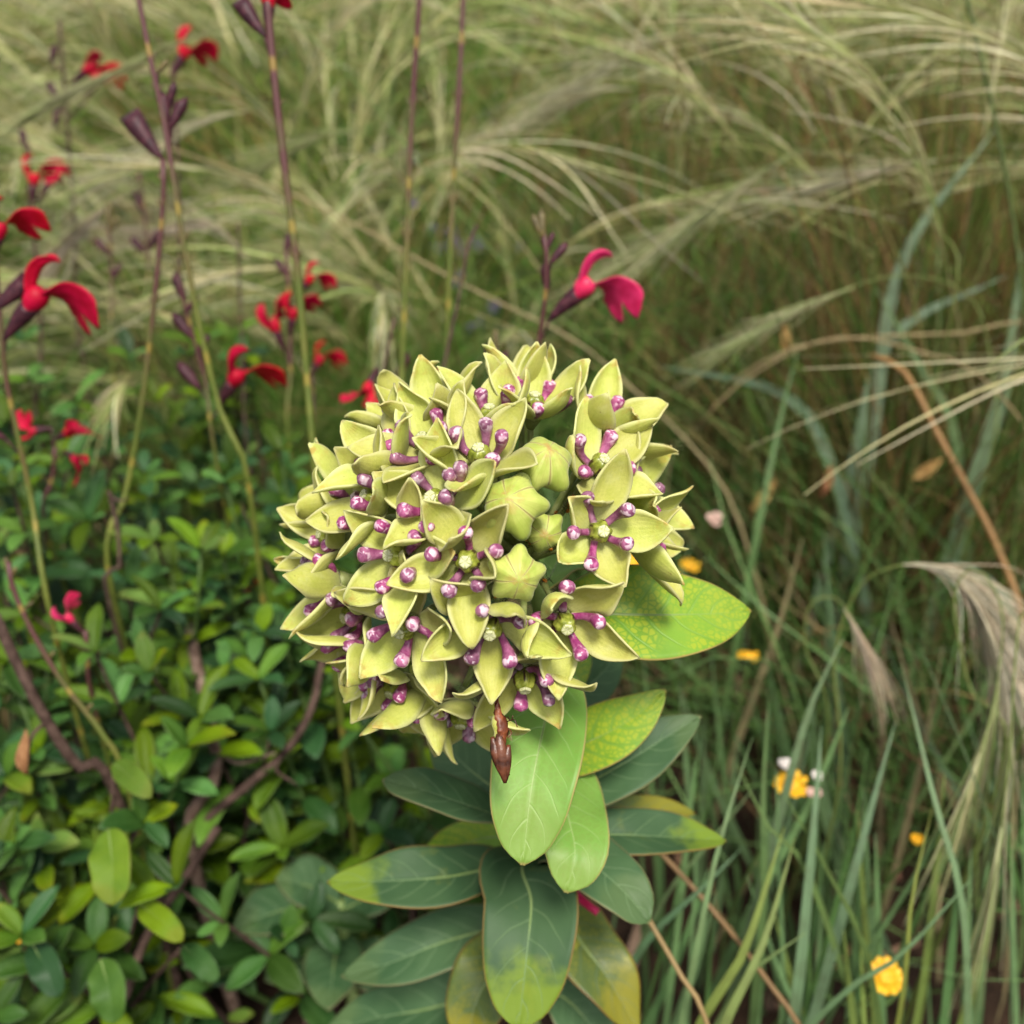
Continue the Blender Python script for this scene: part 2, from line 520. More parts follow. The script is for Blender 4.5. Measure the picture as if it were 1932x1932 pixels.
M = {
    'petal': petal_mat(), 'hood': hood_mat(), 'column': column_mat(), 'disc': disc_mat(), 'bud': bud_mat(),
    'pedicel': simple('pedicel', (.20, .25, .06), (.30, .33, .12), 400, .5, .1, .2),
    'mstem': simple('milkweed_stem', (.15, .22, .055), (.22, .30, .10), 200, .5, .05, .2),
    # milkweed leaves: real differences between leaves (age, chlorosis)
    'lf_green': leaf_mat('milkweed_leaf_fresh', (.15, .31, .045), (.20, .37, .065), (.33, .45, .16), (.40, .30, .11), (.2, .28, .05), .5, .35, (.17, .26, .045)),
    'lf_mottled': leaf_mat('milkweed_leaf_mottled', (.125, .275, .018), (.19, .35, .030), (.22, .35, .07), (.38, .25, .09), (.25, .34, .04), .3, .9, (.32, .40, .024)),
    'lf_glaucous': leaf_mat('milkweed_leaf_glaucous', (.040, .096, .036), (.064, .130, .052), (.18, .28, .13), (.22, .20, .09), (.15, .2, .06), .25, .1, (.07, .13, .05), gloss=.28, rough=.52),
    'lf_yellowtip': leaf_mat('milkweed_leaf_yellow_tip', (.032, .078, .030), (.050, .105, .040), (.16, .25, .11), (.26, .16, .05), (.16, .24, .02), .9, .0, tipstart=.70, speck=.1, gloss=.25, rough=.55),
    'lf_old': leaf_mat('milkweed_leaf_old', (.060, .100, .022), (.090, .130, .024), (.16, .21, .10), (.22, .09, .03), (.24, .22, .02), .8, .5, (.18, .19, .015), tipstart=.62, speck=.7),
    'sal_leaf': leaf_mat('salvia_leaf', (.040, .115, .008), (.080, .175, .014), (.10, .20, .035), (.09, .16, .04), (.1, .1, .02), 0, 0, lat=7, rough=.55, vary=1.3, gloss=.25),
    'sal_leaf_lime': leaf_mat('salvia_leaf_lime', (.075, .155, .008), (.12, .205, .010), (.14, .21, .04), (.15, .15, .03), (.2, .18, .02), .3, 0, lat=7, rough=.6, vary=.6, gloss=.2),
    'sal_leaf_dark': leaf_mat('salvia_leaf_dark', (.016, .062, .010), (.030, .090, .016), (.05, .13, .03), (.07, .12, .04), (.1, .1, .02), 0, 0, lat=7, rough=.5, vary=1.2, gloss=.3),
    'stalk': stalk_mat(),
    'calyx': simple('salvia_calyx', (.030, .008, .014), (.075, .022, .030), 500, .5, .03, .3, spec=.25),
    'calyx_green': simple('salvia_calyx_green', (.07, .055, .02), (.13, .10, .03), 500, .5, .05, .3),
    'corolla': simple('salvia_corolla', (.42, .002, .018), (.56, .004, .040), 250, .5, .2, .15, spec=.25, vary=.2),
    'corolla_pink': simple('salvia_corolla_pink', (.58, .012, .085), (.72, .030, .14), 250, .45, .22, .15, sheen=.1, vary=.3),
    'twig': simple('twig_bark', (.10, .062, .045), (.22, .155, .12), 220, .8, 0, .6, .0006, .2),
    'twig_dark': simple('dark_bark', (.045, .026, .020), (.10, .062, .048), 220, .8, 0, .6, .0006, .2),
    'rust': simple('withered_tissue', (.10, .022, .008), (.26, .075, .025), 420, .45, .08, .7, .0006, .5),
    'rust_dark': simple('withered_dark', (.035, .010, .005), (.13, .040, .016), 350, .4, .02, .7, .0006, .5),
    'aphid': simple('aphid_body', (.50, .17, .012), (.62, .26, .03), 900, .35, .1, .1, .0001, .5),
    'aphid_leg': simple('aphid_leg', (.02, .012, .008), (.04, .02, .01), 900, .5),
    'yellow': simple('daisy_yellow', (.72, .38, .010), (.80, .48, .02), 400, .5, .2, .4, .0004),
    'yellow_disc': simple('daisy_disc', (.60, .28, .006), (.78, .42, .015), 900, .6, .0, .8, .0006),
    'white': simple('papery_white', (.55, .50, .47), (.70, .65, .60), 400, .6, .2, .3),
    'pinkish': simple('papery_pink', (.48, .32, .26), (.60, .42, .35), 400, .6, .2, .3),
    'violet': simple('violet_petal', (.27, .20, .46), (.38, .31, .56), 300, .5, .25, .2),
    'dgreen': simple('thin_stem_green', (.07, .13, .03), (.12, .19, .05), 200, .5, .1, .2),
    'grass': strand_mat('grass_strand'),
    'awn': strand_mat('awn_strand', .45, .35),
    'soil': soil_mat(),
    'dryleaf': simple('dry_leaf', (.20, .095, .035), (.34, .19, .08), 160, .7, .15, .5, .0008, .2, vary=1.0),
    'chip': strand_mat('mulch_chip', .85, .0),
}

# ------------------------------------------------------------------ ground
g = 40
xs = np.concatenate([[-60, -20, -6], np.linspace(-2.5, 2.5, 41), [6, 20, 60]])
ys = np.concatenate([[-60, -20, -6], np.linspace(-1.5, 4.5, 49), [8, 20, 60]])
gx, gy = np.meshgrid(xs, ys, indexing='ij')
gz = .008 * np.sin(gx * 9 + 1.3 * np.sin(gy * 7)) + .006 * np.sin(gy * 13 + gx * 4) - .014
nx_, ny_ = gx.shape
idx = np.arange(nx_ * ny_).reshape(nx_, ny_)
gf = np.stack([idx[:-1, :-1], idx[1:, :-1], idx[1:, 1:], idx[:-1, 1:]], -1).reshape(-1, 4)
tag(link('ground', mesh('ground', np.stack([gx, gy, gz], -1).reshape(-1, 3), gf, M['soil'])), 'dark brown mulch soil under the plants', None, None, 'structure')

# ------------------------------------------------------------------ strands (vectorised ribbons)
def integrate(start, th0, th1, phi0, phi1, L, segs, pw=1.6):
    """th: angle from vertical, phi: azimuth"""
    N = len(L)
    t = np.linspace(0, 1, segs + 1)
    tm = (t[1:] + t[:-1]) / 2
    th = th0[:, None] + (th1 - th0)[:, None] * tm[None] ** pw
    ph = phi0[:, None] + (phi1 - phi0)[:, None] * tm[None]
    st = (L / segs)[:, None]
    d = np.stack([np.sin(th) * np.cos(ph), np.sin(th) * np.sin(ph), np.cos(th)], -1) * st[..., None]
    p = np.concatenate([np.zeros((N, 1, 3)), np.cumsum(d, 1)], 1) + start[:, None]
    return p

def ribbons(p, w, taper=.15, roll=None):
    """p N x K x 3 -> flat double-cross ribbons: verts, faces"""
    N, K, _ = p.shape
    t = nrm(np.gradient(p, axis=1))
    ref = nrm(RNG.normal(size=(N, 1, 3)) + np.array([0, 0, .01]))
    s = nrm(np.cross(t, np.broadcast_to(ref, t.shape)))
    prof_ = np.clip(np.minimum(1.0, np.linspace(1.15, taper, K)), 0, 1)
    hw = (w[:, None] * prof_[None] * .5)[..., None]
    v = np.stack([p - s * hw, p + s * hw], 2)           # N K 2 3
    idx = np.arange(N * K * 2).reshape(N, K, 2)
    f = np.stack([idx[:, :-1, 0], idx[:, :-1, 1], idx[:, 1:, 1], idx[:, 1:, 0]], -1).reshape(-1, 4)
    return v.reshape(-1, 3), f

def prisms(p, w, taper=.15):
    """three-sided thin stalks"""
    N, K, _ = p.shape
    t = nrm(np.gradient(p, axis=1))
    ref = nrm(RNG.normal(size=(N, 1, 3)))
    s = nrm(np.cross(t, np.broadcast_to(ref, t.shape)))
    b = np.cross(t, s)
    pr = np.clip(np.minimum(1.0, np.linspace(1.15, taper, K)), 0, 1)
    hw = (w[:, None] * pr[None] * .5)[..., None]
    vs_ = [p + (s * math.cos(a) + b * math.sin(a)) * hw for a in (0, 2.094, 4.189)]
    v = np.stack(vs_, 2)
    idx = np.arange(N * K * 3).reshape(N, K, 3)
    f = np.concatenate([np.stack([idx[:, :-1, i], idx[:, :-1, (i + 1) % 3], idx[:, 1:, (i + 1) % 3], idx[:, 1:, i]], -1).reshape(-1, 4) for i in range(3)])
    return v.reshape(-1, 3), f

def cols(pal, wts, N, K, m, jit=.18):
    pal = np.array(pal)
    c = pal[RNG.choice(len(pal), N, p=np.array(wts) / sum(wts))]
    c = c * (1 + RNG.normal(size=(N, 1)) * jit) * (1 + RNG.normal(size=(N, 3)) * .04)
    return np.repeat(np.clip(c, .004, .9), K * m, axis=0)

GREENS = [(.095, .19, .030), (.15, .25, .045), (.23, .29, .080), (.36, .31, .13), (.28, .165, .07), (.055, .13, .028)]
BLONDE = [(.56, .52, .25), (.68, .62, .36), (.38, .47, .15), (.46, .48, .19), (.76, .71, .48)]

def cam_depth_px(p):
    q = p - CAM
    d = q @ FW
    return d, 966 + (q @ RT) / np.maximum(d, 1e-6) / T * 966, 966 - (q @ UP) / np.maximum(d, 1e-6) / T * 966

def clear_of_hero(p, mind=.36):
    """keep strands that do not pass in front of the milkweed or stand up against the lens"""
    d, px, py = cam_depth_px(p.reshape(-1, 3))
    d, px, py = [a.reshape(p.shape[:2]) for a in (d, px, py)]
    bad = (d < mind) & (px > -500) & (px < 2300)
    return ~bad.any(1)

def clumps():
    c = []
    # right-hand bank of feather grass
    for i in range(16):
        c.append((RNG.uniform(.10, .75), RNG.uniform(.42, 1.0), 1.0))
    for i in range(12):
        c.append((RNG.uniform(-.85, .05), RNG.uniform(.72, 1.2), 1.0))
    for i in range(10):
        c.append((RNG.uniform(-.62, .02), RNG.uniform(.62, .80), RNG.uniform(.5, .78)))
    # behind, all the way across
    for i in range(34):
        c.append((RNG.uniform(-.95, 1.1), RNG.uniform(.72, 1.7), 1.0))
    for i in range(46):
        c.append((RNG.uniform(-2.0, 2.2), RNG.uniform(1.6, 3.6), 1.15))
    return c

CL = clumps()

def build_grass():
    st, a0, a1, f0, f1, L, W, band, tint = [], [], [], [], [], [], [], [], []
    for (cx, cy, sc) in CL:
        k = int(RNG.uniform(190, 270)) if cy < 1.7 else 150
        r = np.abs(RNG.normal(size=k)) * .035
        an = RNG.uniform(0, 2 * np.pi, k)
        st.append(np.stack([cx + r * np.cos(an), cy + r * np.sin(an), np.full(k, -.012)], 1))
        a0.append(np.abs(RNG.normal(size=k)) * .22 + .02)
        right = cx > .08 and cy < 1.5
        a1.append(RNG.uniform(.05, 1.5, k) if right else RNG.uniform(.5, 1.9, k))
        band.append(np.full(k, right))
        tint.append(np.broadcast_to(np.array([(1, 1, 1), (.75, 1.05, .75), (1.35, 1.35, 1.25), (1.3, 1.1, .95), (.7, .75, .65)][RNG.integers(5)]), (k, 3)))
        ph = an + RNG.normal(size=k) * .5
        f0.append(ph)
        f1.append(ph + RNG.normal(size=k) * .5)
        L.append(RNG.uniform(.22, .52, k) * sc)
        W.append(RNG.uniform(.0008, .0024, k) * (1 if cy < 1.2 else 1.5))
    st, a0, a1, f0, f1, L, W, band, tint = map(np.concatenate, (st, a0, a1, f0, f1, L, W, band, tint))
    p = integrate(st, a0, a1, f0, f1, L, 10)
    ok = clear_of_hero(p)
    p, W, band, tint = p[ok], W[ok], band[ok], tint[ok]
    v, f = ribbons(p, W)
    c = cols(GREENS, [4, 4, 4, 3, 2, 2.5], len(p), 11, 2)
    c2 = cols(GREENS + [(.16, .085, .035), (.10, .05, .025)], [4, 4, 3, 3, 4, 3, 4, 4], len(p), 11, 2)
    c = np.clip(np.where(np.repeat(band, 22)[:, None], c2, c) * np.repeat(tint, 22, axis=0), .004, .9)
    tag(link('grass', mesh('grass', v, f, M['grass'], None, c)), 'fine green and straw coloured grass leaves filling the background', 'grass', None, 'stuff')

def build_low_grass():
    """short thatch between the tussocks on the right, down to the lower right corner"""
    k = 15000
    st = np.stack([RNG.uniform(.02, 1.1, k), RNG.uniform(.24, 1.3, k), np.full(k, -.012)], 1)
    st2 = np.stack([RNG.uniform(-1.3, -.30, 2600), RNG.uniform(.15, 1.2, 2600), np.full(2600, -.012)], 1)
    keep = (st[:, 0] > .16 + .25 * (st[:, 1] < .34)) | (st[:, 1] > .42)
    st = np.vstack([st[keep], st2])
    k = len(st)
    p = integrate(st, np.abs(RNG.normal(size=k)) * .5, RNG.uniform(.8, 2.0, k), RNG.uniform(0, 6.28, k), RNG.uniform(0, 6.28, k), RNG.uniform(.08, .30, k), 8)
    ok = clear_of_hero(p, .34)
    p = p[ok]
    v, f = ribbons(p, RNG.uniform(.0009, .0028, len(p)))
    c = cols([(.05, .12, .025), (.09, .18, .04), (.13, .24, .07), (.26, .20, .09), (.15, .09, .045)], [4, 4, 3, 2, 1.5], len(p), 9, 2)
    tag(link('low_grass', mesh('low_grass', v, f, M['grass'], None, c)), 'low tangled dark green grass on the ground right of the milkweed', 'grass', None, 'stuff')

def plume_strands(p_axis, n, spread, lenf, droop):
    """awns leaving an axis polyline K x 3: returns n x 10 x 3"""
    K = len(p_axis)
    tan = nrm(np.gradient(p_axis, axis=0))
    Ltot = np.linalg.norm(np.diff(p_axis, axis=0), axis=1).sum()
    out = []
    t0 = RNG.uniform(.30, .98, n)
    ln = RNG.uniform(.6, 1.25, n) * lenf
    i0 = t0 * (K - 1)
    lo = np.floor(i0).astype(int)
    fr = (i0 - lo)[:, None]
    hi = np.minimum(lo + 1, K - 1)
    s = p_axis[lo] * (1 - fr) + p_axis[hi] * fr
    d = nrm(tan[lo] * (1 - fr) + tan[hi] * fr)
    end = nrm(tan[-1])
    off = RNG.normal(size=(n, 3)) * spread
    side = RNG.normal(size=(n, 3)) * spread * .7
    u = np.linspace(0, 1, 10)
    p = np.zeros((n, 10, 3))
    p[:, 0] = s
    cur = d.copy()
    for k in range(1, 10):
        dd = nrm(d * (1 - u[k]) + end[None] * u[k] * .9 + off * u[k] ** .7 + side * np.sin(u[k] * 3) + np.array([0, 0, -droop]) * u[k])
        p[:, k] = p[:, k - 1] + dd * (ln / 9)[:, None]
    return p

def build_plumes():
    """far and middle-distance feather grass heads, all blown to the left"""
    V, Fc, Cc, o = [], [], [], 0
    ax_all = []
    awn_all = []
    def add(cx, cy, sc, k):
        for _ in range(k):
            ph = math.pi + RNG.normal() * 1.1
            st = np.array([[cx + RNG.normal() * .03, cy + RNG.normal() * .03, -.012]])
            ax = integrate(st, np.array([RNG.uniform(.02, .25)]), np.array([RNG.uniform(1.15, 1.85)]), np.array([ph]), np.array([ph + RNG.normal() * .4]), np.array([RNG.uniform(.42, .62) * sc]), 24, 2.2)[0]
            d, px, py = cam_depth_px(ax)
            if (d < .40).any(): continue
            ax_all.append(ax)
            awn_all.append(plume_strands(ax[11:], 34, .15, .13 * sc, .15))
    for (cx, cy, sc) in CL:
        add(cx, cy, sc, (4 if cx > .05 else 9) if cy < 1.25 else (5 if cy < 1.8 else 4))
    A = np.array(ax_all)
    v, f = prisms(A, np.full(len(A), .0009), .3)
    c = cols([(.17, .22, .06), (.30, .26, .11), (.22, .25, .08)], [3, 2, 2], len(A), 25, 3)
    tag(link('grass_stalks', mesh('grass_stalks', v, f, M['grass'], None, c)), 'thin arching grass stalks across the background', 'grass', None, 'stuff')
    B = np.concatenate(awn_all)
    v, f = ribbons(B, RNG.uniform(.0006, .0014, len(B)), .2)
    c = cols(BLONDE, [3, 3, 3, 2, 2], len(B), 10, 2)
    tag(link('grass_plumes', mesh('grass_plumes', v, f, M['awn'], None, c)), 'pale blond feathery grass awns across the background', 'grass', None, 'stuff')

def build_mulch():
    k = 5000
    c = np.stack([RNG.uniform(-1.6, 1.8, k), RNG.uniform(.05, 2.6, k), RNG.uniform(-.004, .010, k)], 1)
    a = RNG.uniform(0, 6.28, k)
    l = RNG.uniform(.008, .03, k)
    w = RNG.uniform(.003, .008, k)
    x = np.stack([np.cos(a), np.sin(a), RNG.normal(size=k) * .25], 1)
    y = np.stack([-np.sin(a), np.cos(a), RNG.normal(size=k) * .25], 1)
    z = np.array([0, 0, .0015])
    hx, hy = x * l[:, None] / 2, y * w[:, None] / 2
    v = np.stack([c - hx - hy, c + hx - hy, c + hx * .8 + hy, c - hx * .9 + hy, c - hx - hy + z, c + hx - hy + z, c + hx * .8 + hy + z, c - hx * .9 + hy + z], 1).reshape(-1, 3)
    b = np.arange(k)[:, None] * 8
    f = np.concatenate([b + np.array(q) for q in ((4, 5, 6, 7), (0, 1, 5, 4), (1, 2, 6, 5), (2, 3, 7, 6), (3, 0, 4, 7))])
    tag(link('mulch', mesh('mulch', v, f, M['chip'], None, cols([(.09, .045, .025), (.15, .085, .05), (.05, .028, .018), (.20, .13, .085)], [3, 3, 3, 1], k, 8, 1), False)), 'reddish brown bark chips scattered on the soil', 'mulch', None, 'stuff')

build_grass()
build_low_grass()
build_plumes()
build_mulch()

# ------------------------------------------------------------------ milkweed
HUB = P(995, 1055, .246)
STEM_PX = [(1012, 1100, .247), (1028, 1150, .252), (1022, 1240, .265), (1008, 1340, .278), (1000, 1560, .306), (1000, 1750, .334)]
stem_pts = [HUB] + [P(*s) for s in STEM_PX]
foot = stem_pts[-1] + np.array([.004, .004, 0])
foot[2] = -.012
stem_pts += [foot * .5 + stem_pts[-1] * .5, foot]
milk = empty('milkweed_plant', (foot[0], foot[1], 0), 'green milkweed with a round head of yellow green and purple flowers over broad leaves', 'milkweed')
sp_ = spline(stem_pts, 40)
v, f, uv = tube(sp_, np.linspace(.0026, .0036, 40), 12)
wpart('stem', v, f, M['mstem'], milk, uv)

D0, RR, SX, SY, RPX = .240, .0335, 925, 1040, 275.0

def petal_grid(Lp, Wp, e0, e1, cup, recurve, twist, side_bend, wave, incurl, nu=18, nv=11):
    s = np.linspace(0, 1, nu)
    hw = Wp / 2 * prof(s, [0, .15, .35, .52, .73, .89, 1], [.38, .62, .93, 1.0, .76, .37, .02])
    el = e0 + (e1 - e0) * s ** 1.2 + incurl * np.clip((s - .45) / .55, 0, 1) ** 1.5 - recurve * np.clip((s - .82) / .18, 0, 1)
    az = side_bend * s ** 1.5
    ds = Lp / (nu - 1)
    d = np.stack([np.cos(el) * np.cos(az), np.cos(el) * np.sin(az), np.sin(el)], 1)
    p = np.vstack([[0, 0, 0], np.cumsum((d[1:] + d[:-1]) / 2 * ds, 0)])
    t = d
    sd_ = np.stack([-np.sin(az), np.cos(az), np.zeros(nu)], 1)
    n_ = np.cross(t, sd_)
    tw = twist * s ** 1.3
    S = sd_ * np.cos(tw)[:, None] + n_ * np.sin(tw)[:, None]
    N_ = -sd_ * np.sin(tw)[:, None] + n_ * np.cos(tw)[:, None]
    vv = np.linspace(-1, 1, nv)
    cp = cup * prof(s, [0, .25, .5, .75, 1], [.12, .40, .90, 1.0, .6])
    ang = cp[:, None] * np.abs(vv)[None] ** 1.2
    lat = hw[:, None] * vv[None] * np.cos(ang * .8)
    up = hw[:, None] * np.abs(vv)[None] * np.sin(ang)
    up = up + wave * Lp * (np.abs(vv)[None] ** 2) * np.sin(s * 9)[:, None] * np.sign(vv)[None]
    return p[:, None] + S[:, None] * lat[..., None] + N_[:, None] * up[..., None]

def hood_mesh(var):
    # club: out along +X from the column, dips, then turns up with a rounded head
    a = var
    pts = np.array([[.0011, 0, .0004], [.0022, 0, .0007], [.0034, 0, .0012 + .0004 * a], [.0045, 0, .0024 + .0005 * a], [.0052, 0, .0038 + .0006 * a], [.0055, 0, .0049 + .0006 * a]])
    c = spline(pts, 18)
    s = np.linspace(0, 1, 18)
    r = prof(s, [0, .2, .45, .65, .82, .93, .985, 1], [.00060, .00055, .00066, .00092, .00112, .00098, .00055, .00015])
    v, f, uv = tube(c, r, 12)
    v[:, 1] *= 1.08
    return mesh('hood', v, f, M['hood'], uv)

HOODS = [hood_mesh(a) for a in (-1.0, -.3, .3, 1.0)]

def column_meshes():
    def mod(z, a):
        k = np.cos(5 * a)
        return 1 + (.13 if .0006 < z < .0034 else .06) * k
    z = np.array([0, .0003, .0009, .0016, .0023, .0030, .0034, .0036]) * 1.0
    r = np.array([.0009, .0012, .00165, .0019, .00185, .0016, .0013, .0009])
    v, f, uv = lathe(z, r, 40, mod)
    # five narrow anther wings standing in the grooves
    parts = [(v, f, uv)]
    c = mesh('column', *merge(parts)[:2], M['column'], merge(parts)[2])
    v, f, uv = lathe(np.array([.0034, .0037, .00395, .0040, .00385]), np.array([.00100, .00106, .00100, .0007, .0002]), 30, lambda z, a: 1 + .06 * np.cos(5 * a))
    d = mesh('stigma_disc', v, f, M['disc'], uv)
    return c, d

COLM, DISCM = column_meshes()
pedicels = []

def place(o, M4, parent_loc):
    M4 = M4.copy()
    M4.translation = M4.translation - Vector(parent_loc)
    o.matrix_local = M4

def flower(px, py, ax, roll=None, nz=None, e=(18, 58), size=1.06, special=None, cup=.55, spread=None):
    rr = math.hypot(px - SX, py - SY) / RPX
    z = nz if nz is not None else math.sqrt(max(0.0, 1 - rr * rr))
    loc = P(px, py, D0 - RR * z)
    axis = CV(*ax)
    if roll is None: roll = random.uniform(0, 1.2566)
    k_side = min(1.0, max(0.0, (.80 - ax[2] / math.sqrt(sum(q * q for q in ax))) / .5))      # outer flowers stand half closed
    e = (e[0] + 20 * k_side, e[1] + 8 * k_side)
    axis = CV(ax[0], ax[1], ax[2] + .06 * k_side)
    base = loc - axis * .002
    # receptacle with its short green sepals
    v1, f1, u1 = lathe(np.array([-.0030, -.0022, -.0010, .0, .0006]), np.array([.0009, .0012, .0019, .0022, .0012]), 14)
    o = link('flower', mesh('flower', v1, f1, M['pedicel'], u1), milk)
    place(o, basis(axis, roll, base), milk.location)
    o.scale = (size,) * 3
    for k in range(5):
        a = k * 2 * math.pi / 5 + math.pi / 5
        kw = dict(Lp=random.uniform(.0142, .0164), Wp=random.uniform(.0080, .0094), e0=math.radians(e[0] + random.uniform(-9, 9)),
                  e1=math.radians(e[1] + random.uniform(-14, 14)), cup=cup * random.uniform(.45, 1.25), recurve=random.choice([0, .3, .7, 1.2]),
                  twist=random.gauss(0, .22), side_bend=random.gauss(0, .20), wave=random.uniform(-.035, .035), incurl=random.choice([0, 0, .3, .6, -.4]))
        kw['Lp'] *= 1 + .08 * k_side
        if special and k in special: kw.update(special[k])
        gr = petal_grid(**kw)
        ca, sa = math.cos(a), math.sin(a)
        gr = np.stack([gr[..., 0] * ca - gr[..., 1] * sa + .0016 * ca, gr[..., 0] * sa + gr[..., 1] * ca + .0016 * sa, gr[..., 2]], -1)
        v, f, uv = shell(gr, .00038)
        link('petal', mesh('petal', v, f, M['petal'], uv), o)
    for k in range(5):
        a = k * 2 * math.pi / 5 + random.gauss(0, .06)
        h = link('hood', random.choice(HOODS), o)
        h.rotation_euler = (random.gauss(0, .10), random.gauss(.0, .16), a)
        sc = random.uniform(1.15, 1.28)
        h.scale = (sc, sc * random.uniform(.95, 1.1), sc)
        h.location = (0, 0, .0007)
    c = link('column', COLM, o)
    c.location = (0, 0, .0008)
    c.rotation_euler = (0, 0, math.pi / 5)
    c.scale = (1.15, 1.15, 1.2)
    d = link('stigma_disc', DISCM, o)
    d.location = (0, 0, .0008)
    d.rotation_euler = (0, 0, math.pi / 5)
    d.scale = (1.15, 1.15, 1.2)
    # pedicel from the hub
    b = base - axis * .0028 * size
    hubp = HUB + nrm(b - HUB) * .002
    mid = (hubp + b) / 2 + axis * -.004 + nrm(loc - HUB) * .003
    pc = spline([HUB, hubp, mid, b], 14)
    v, f, uv = tube(pc, np.linspace(.0009, .00075, 14), 8)
    pedicels.append(((px, py), pc))
    wpart('pedicel', v, f, M['pedicel'], milk, uv)
    return o

CURL = dict(e0=math.radians(25), e1=math.radians(70), incurl=1.0, cup=.9)
R = math.radians
# basis(): roll 0 puts the flower's +Y at picture-up, so a hood at +X points right
flower(884, 1057, (-.14, -.05, 1), R(90), e=(2, 40), cup=.5, special={0: dict(e1=R(75), twist=.5), 4: dict(e0=R(10), e1=R(80), cup=.9), 3: dict(e0=R(40), e1=R(105), cup=1.0, Lp=.012)})
flower(755, 1048, (-.62, .02, .75), R(35), e=(6, 40))
flower(829, 949, (-.48, .35, .8), R(60), e=(8, 50), special={3: dict(incurl=.5)})
flower(810, 844, (-.45, .60, .62), R(20), e=(14, 52))
flower(629, 1012, (-.88, .18, .40), R(50), e=(12, 50))
flower(907, 868, (-.12, .68, .70), R(10), e=(18, 60))
flower(1006, 770, (.10, .82, .50), R(48), e=(22, 68))
flower(1134, 805, (.38, .72, .50), R(30), e=(20, 64))
flower(1127, 882, (.38, .50, .74), R(65), e=(16, 60))
flower(1129, 1003, (.22, .04, .97), R(109), e=(2, 36), cup=.5, special={0: dict(e0=R(20), e1=R(80), Lp=.0115), 1: dict(e0=R(5), e1=R(50), Lp=.0115, twist=.5), 2: dict(Lp=.012)})
flower(1196, 950, (.82, .28, .35), R(15), e=(12, 48))
flower(770, 1180, (-.45, -.38, .80), R(40), e=(4, 46))
flower(926, 1180, (-.05, -.48, .88), R(20), e=(6, 50), special={0: CURL})
flower(1063, 1171, (.18, -.42, .86), R(85), e=(10, 55), special={1: CURL, 0: CURL})
flower(989, 1275, (.05, -.80, .58), R(54), e=(8, 40))
flower(748, 1288, (-.38, -.70, .58), R(25), e=(8, 42))
flower(872, 1340, (-.08, -.88, .42), R(54), e=(6, 34), size=1.12)
flower(800, 1318, (-.30, -.92, .10), R(20), e=(20, 50), nz=-.05)
flower(672, 1156, (-.72, -.32, .55), R(5), e=(14, 54))
flower(625, 1098, (-.95, -.14, .22), R(50), e=(16, 52), nz=.05)
flower(712, 945, (-.78, .36, .48), R(33), e=(14, 54))
flower(740, 873, (-.62, .62, .42), R(60), e=(16, 54))
flower(816, 793, (-.36, .84, .36), R(12), e=(18, 58), nz=.15)
flower(925, 795, (-.06, .88, .45), R(40), e=(20, 60), nz=.3)
flower(985, 750, (.04, .98, .05), R(25), e=(26, 70), nz=-.3)
flower(683, 1232, (-.72, -.58, .30), R(45), e=(16, 50), nz=.05)
flower(1208, 1022, (.96, -.08, .16), R(35), e=(14, 42), nz=.15)
flower(1150, 850, (.72, .62, .05), R(60), e=(20, 60), nz=-.2)
flower(780, 800, (-.55, .82, -.05), R(35), e=(22, 60), nz=-.25)
flower(650, 945, (-.90, .38, .05), R(10), e=(20, 56), nz=-.2)

def bud(px, py, ax, roll, size, depth):
    axis = CV(*ax)
    loc = P(px, py, depth)
    z = np.array([-.98, -.92, -.80, -.62, -.42, -.20, .02, .24, .45, .62, .76, .86, .91, .93])
    r = np.array([.10, .24, .44, .66, .86, .99, 1.0, .93, .80, .64, .46, .26, .12, .02])
    def mod(zi, a):
        k = np.cos(5 * a)
        lobes = .17 * np.exp(-((zi + .35) / .38) ** 2)
        groove = -.10 * np.exp(-(np.abs(np.mod(a, 1.2566) - .6283) / .10) ** 2) * (1 if zi > -.5 else .3)
        return 1 + (lobes + .07) * k + groove * .0 + .03 * np.cos(10 * a) * (zi > 0)
    v, f, uv = lathe(z, r, 60, mod)
    v = v * np.array([1, 1, .92]) * size
    o = link('flower_bud', mesh('flower_bud', v, f, M['bud'], uv), milk)
    place(o, basis(axis, roll, loc), milk.location)
    b = loc - axis * size * .86
    mid = (HUB + b) / 2 - axis * .004
    pc = spline([HUB, mid, b], 12)
    v, f, uv = tube(pc, .00085, 8)
    pedicels.append(((px, py), pc))
    wpart('pedicel', v, f, M['pedicel'], milk, uv)

bud(1024, 876, (.22, .58, .78), R(20), .0060, .214)
bud(967, 954, (-.20, .28, .93), R(75), .0061, .2065)
bud(1026, 1003, (.05, -.25, .92), R(40), .0041, .216)
bud(974, 1085, (.12, -.18, .96), R(10), .0051, .2035)

# ---- milkweed leaves
SHAPES = {
    'ovate': ([0, .06, .2, .42, .65, .85, .95, 1], [.10, .38, .82, 1.0, .88, .52, .22, .02]),
    'lance': ([0, .06, .25, .5, .72, .88, .96, 1], [.10, .34, .82, 1.0, .84, .48, .22, .02]),
    'blunt': ([0, .06, .22, .45, .68, .86, .95, 1], [.10, .36, .80, 1.0, .96, .72, .42, .05]),
}

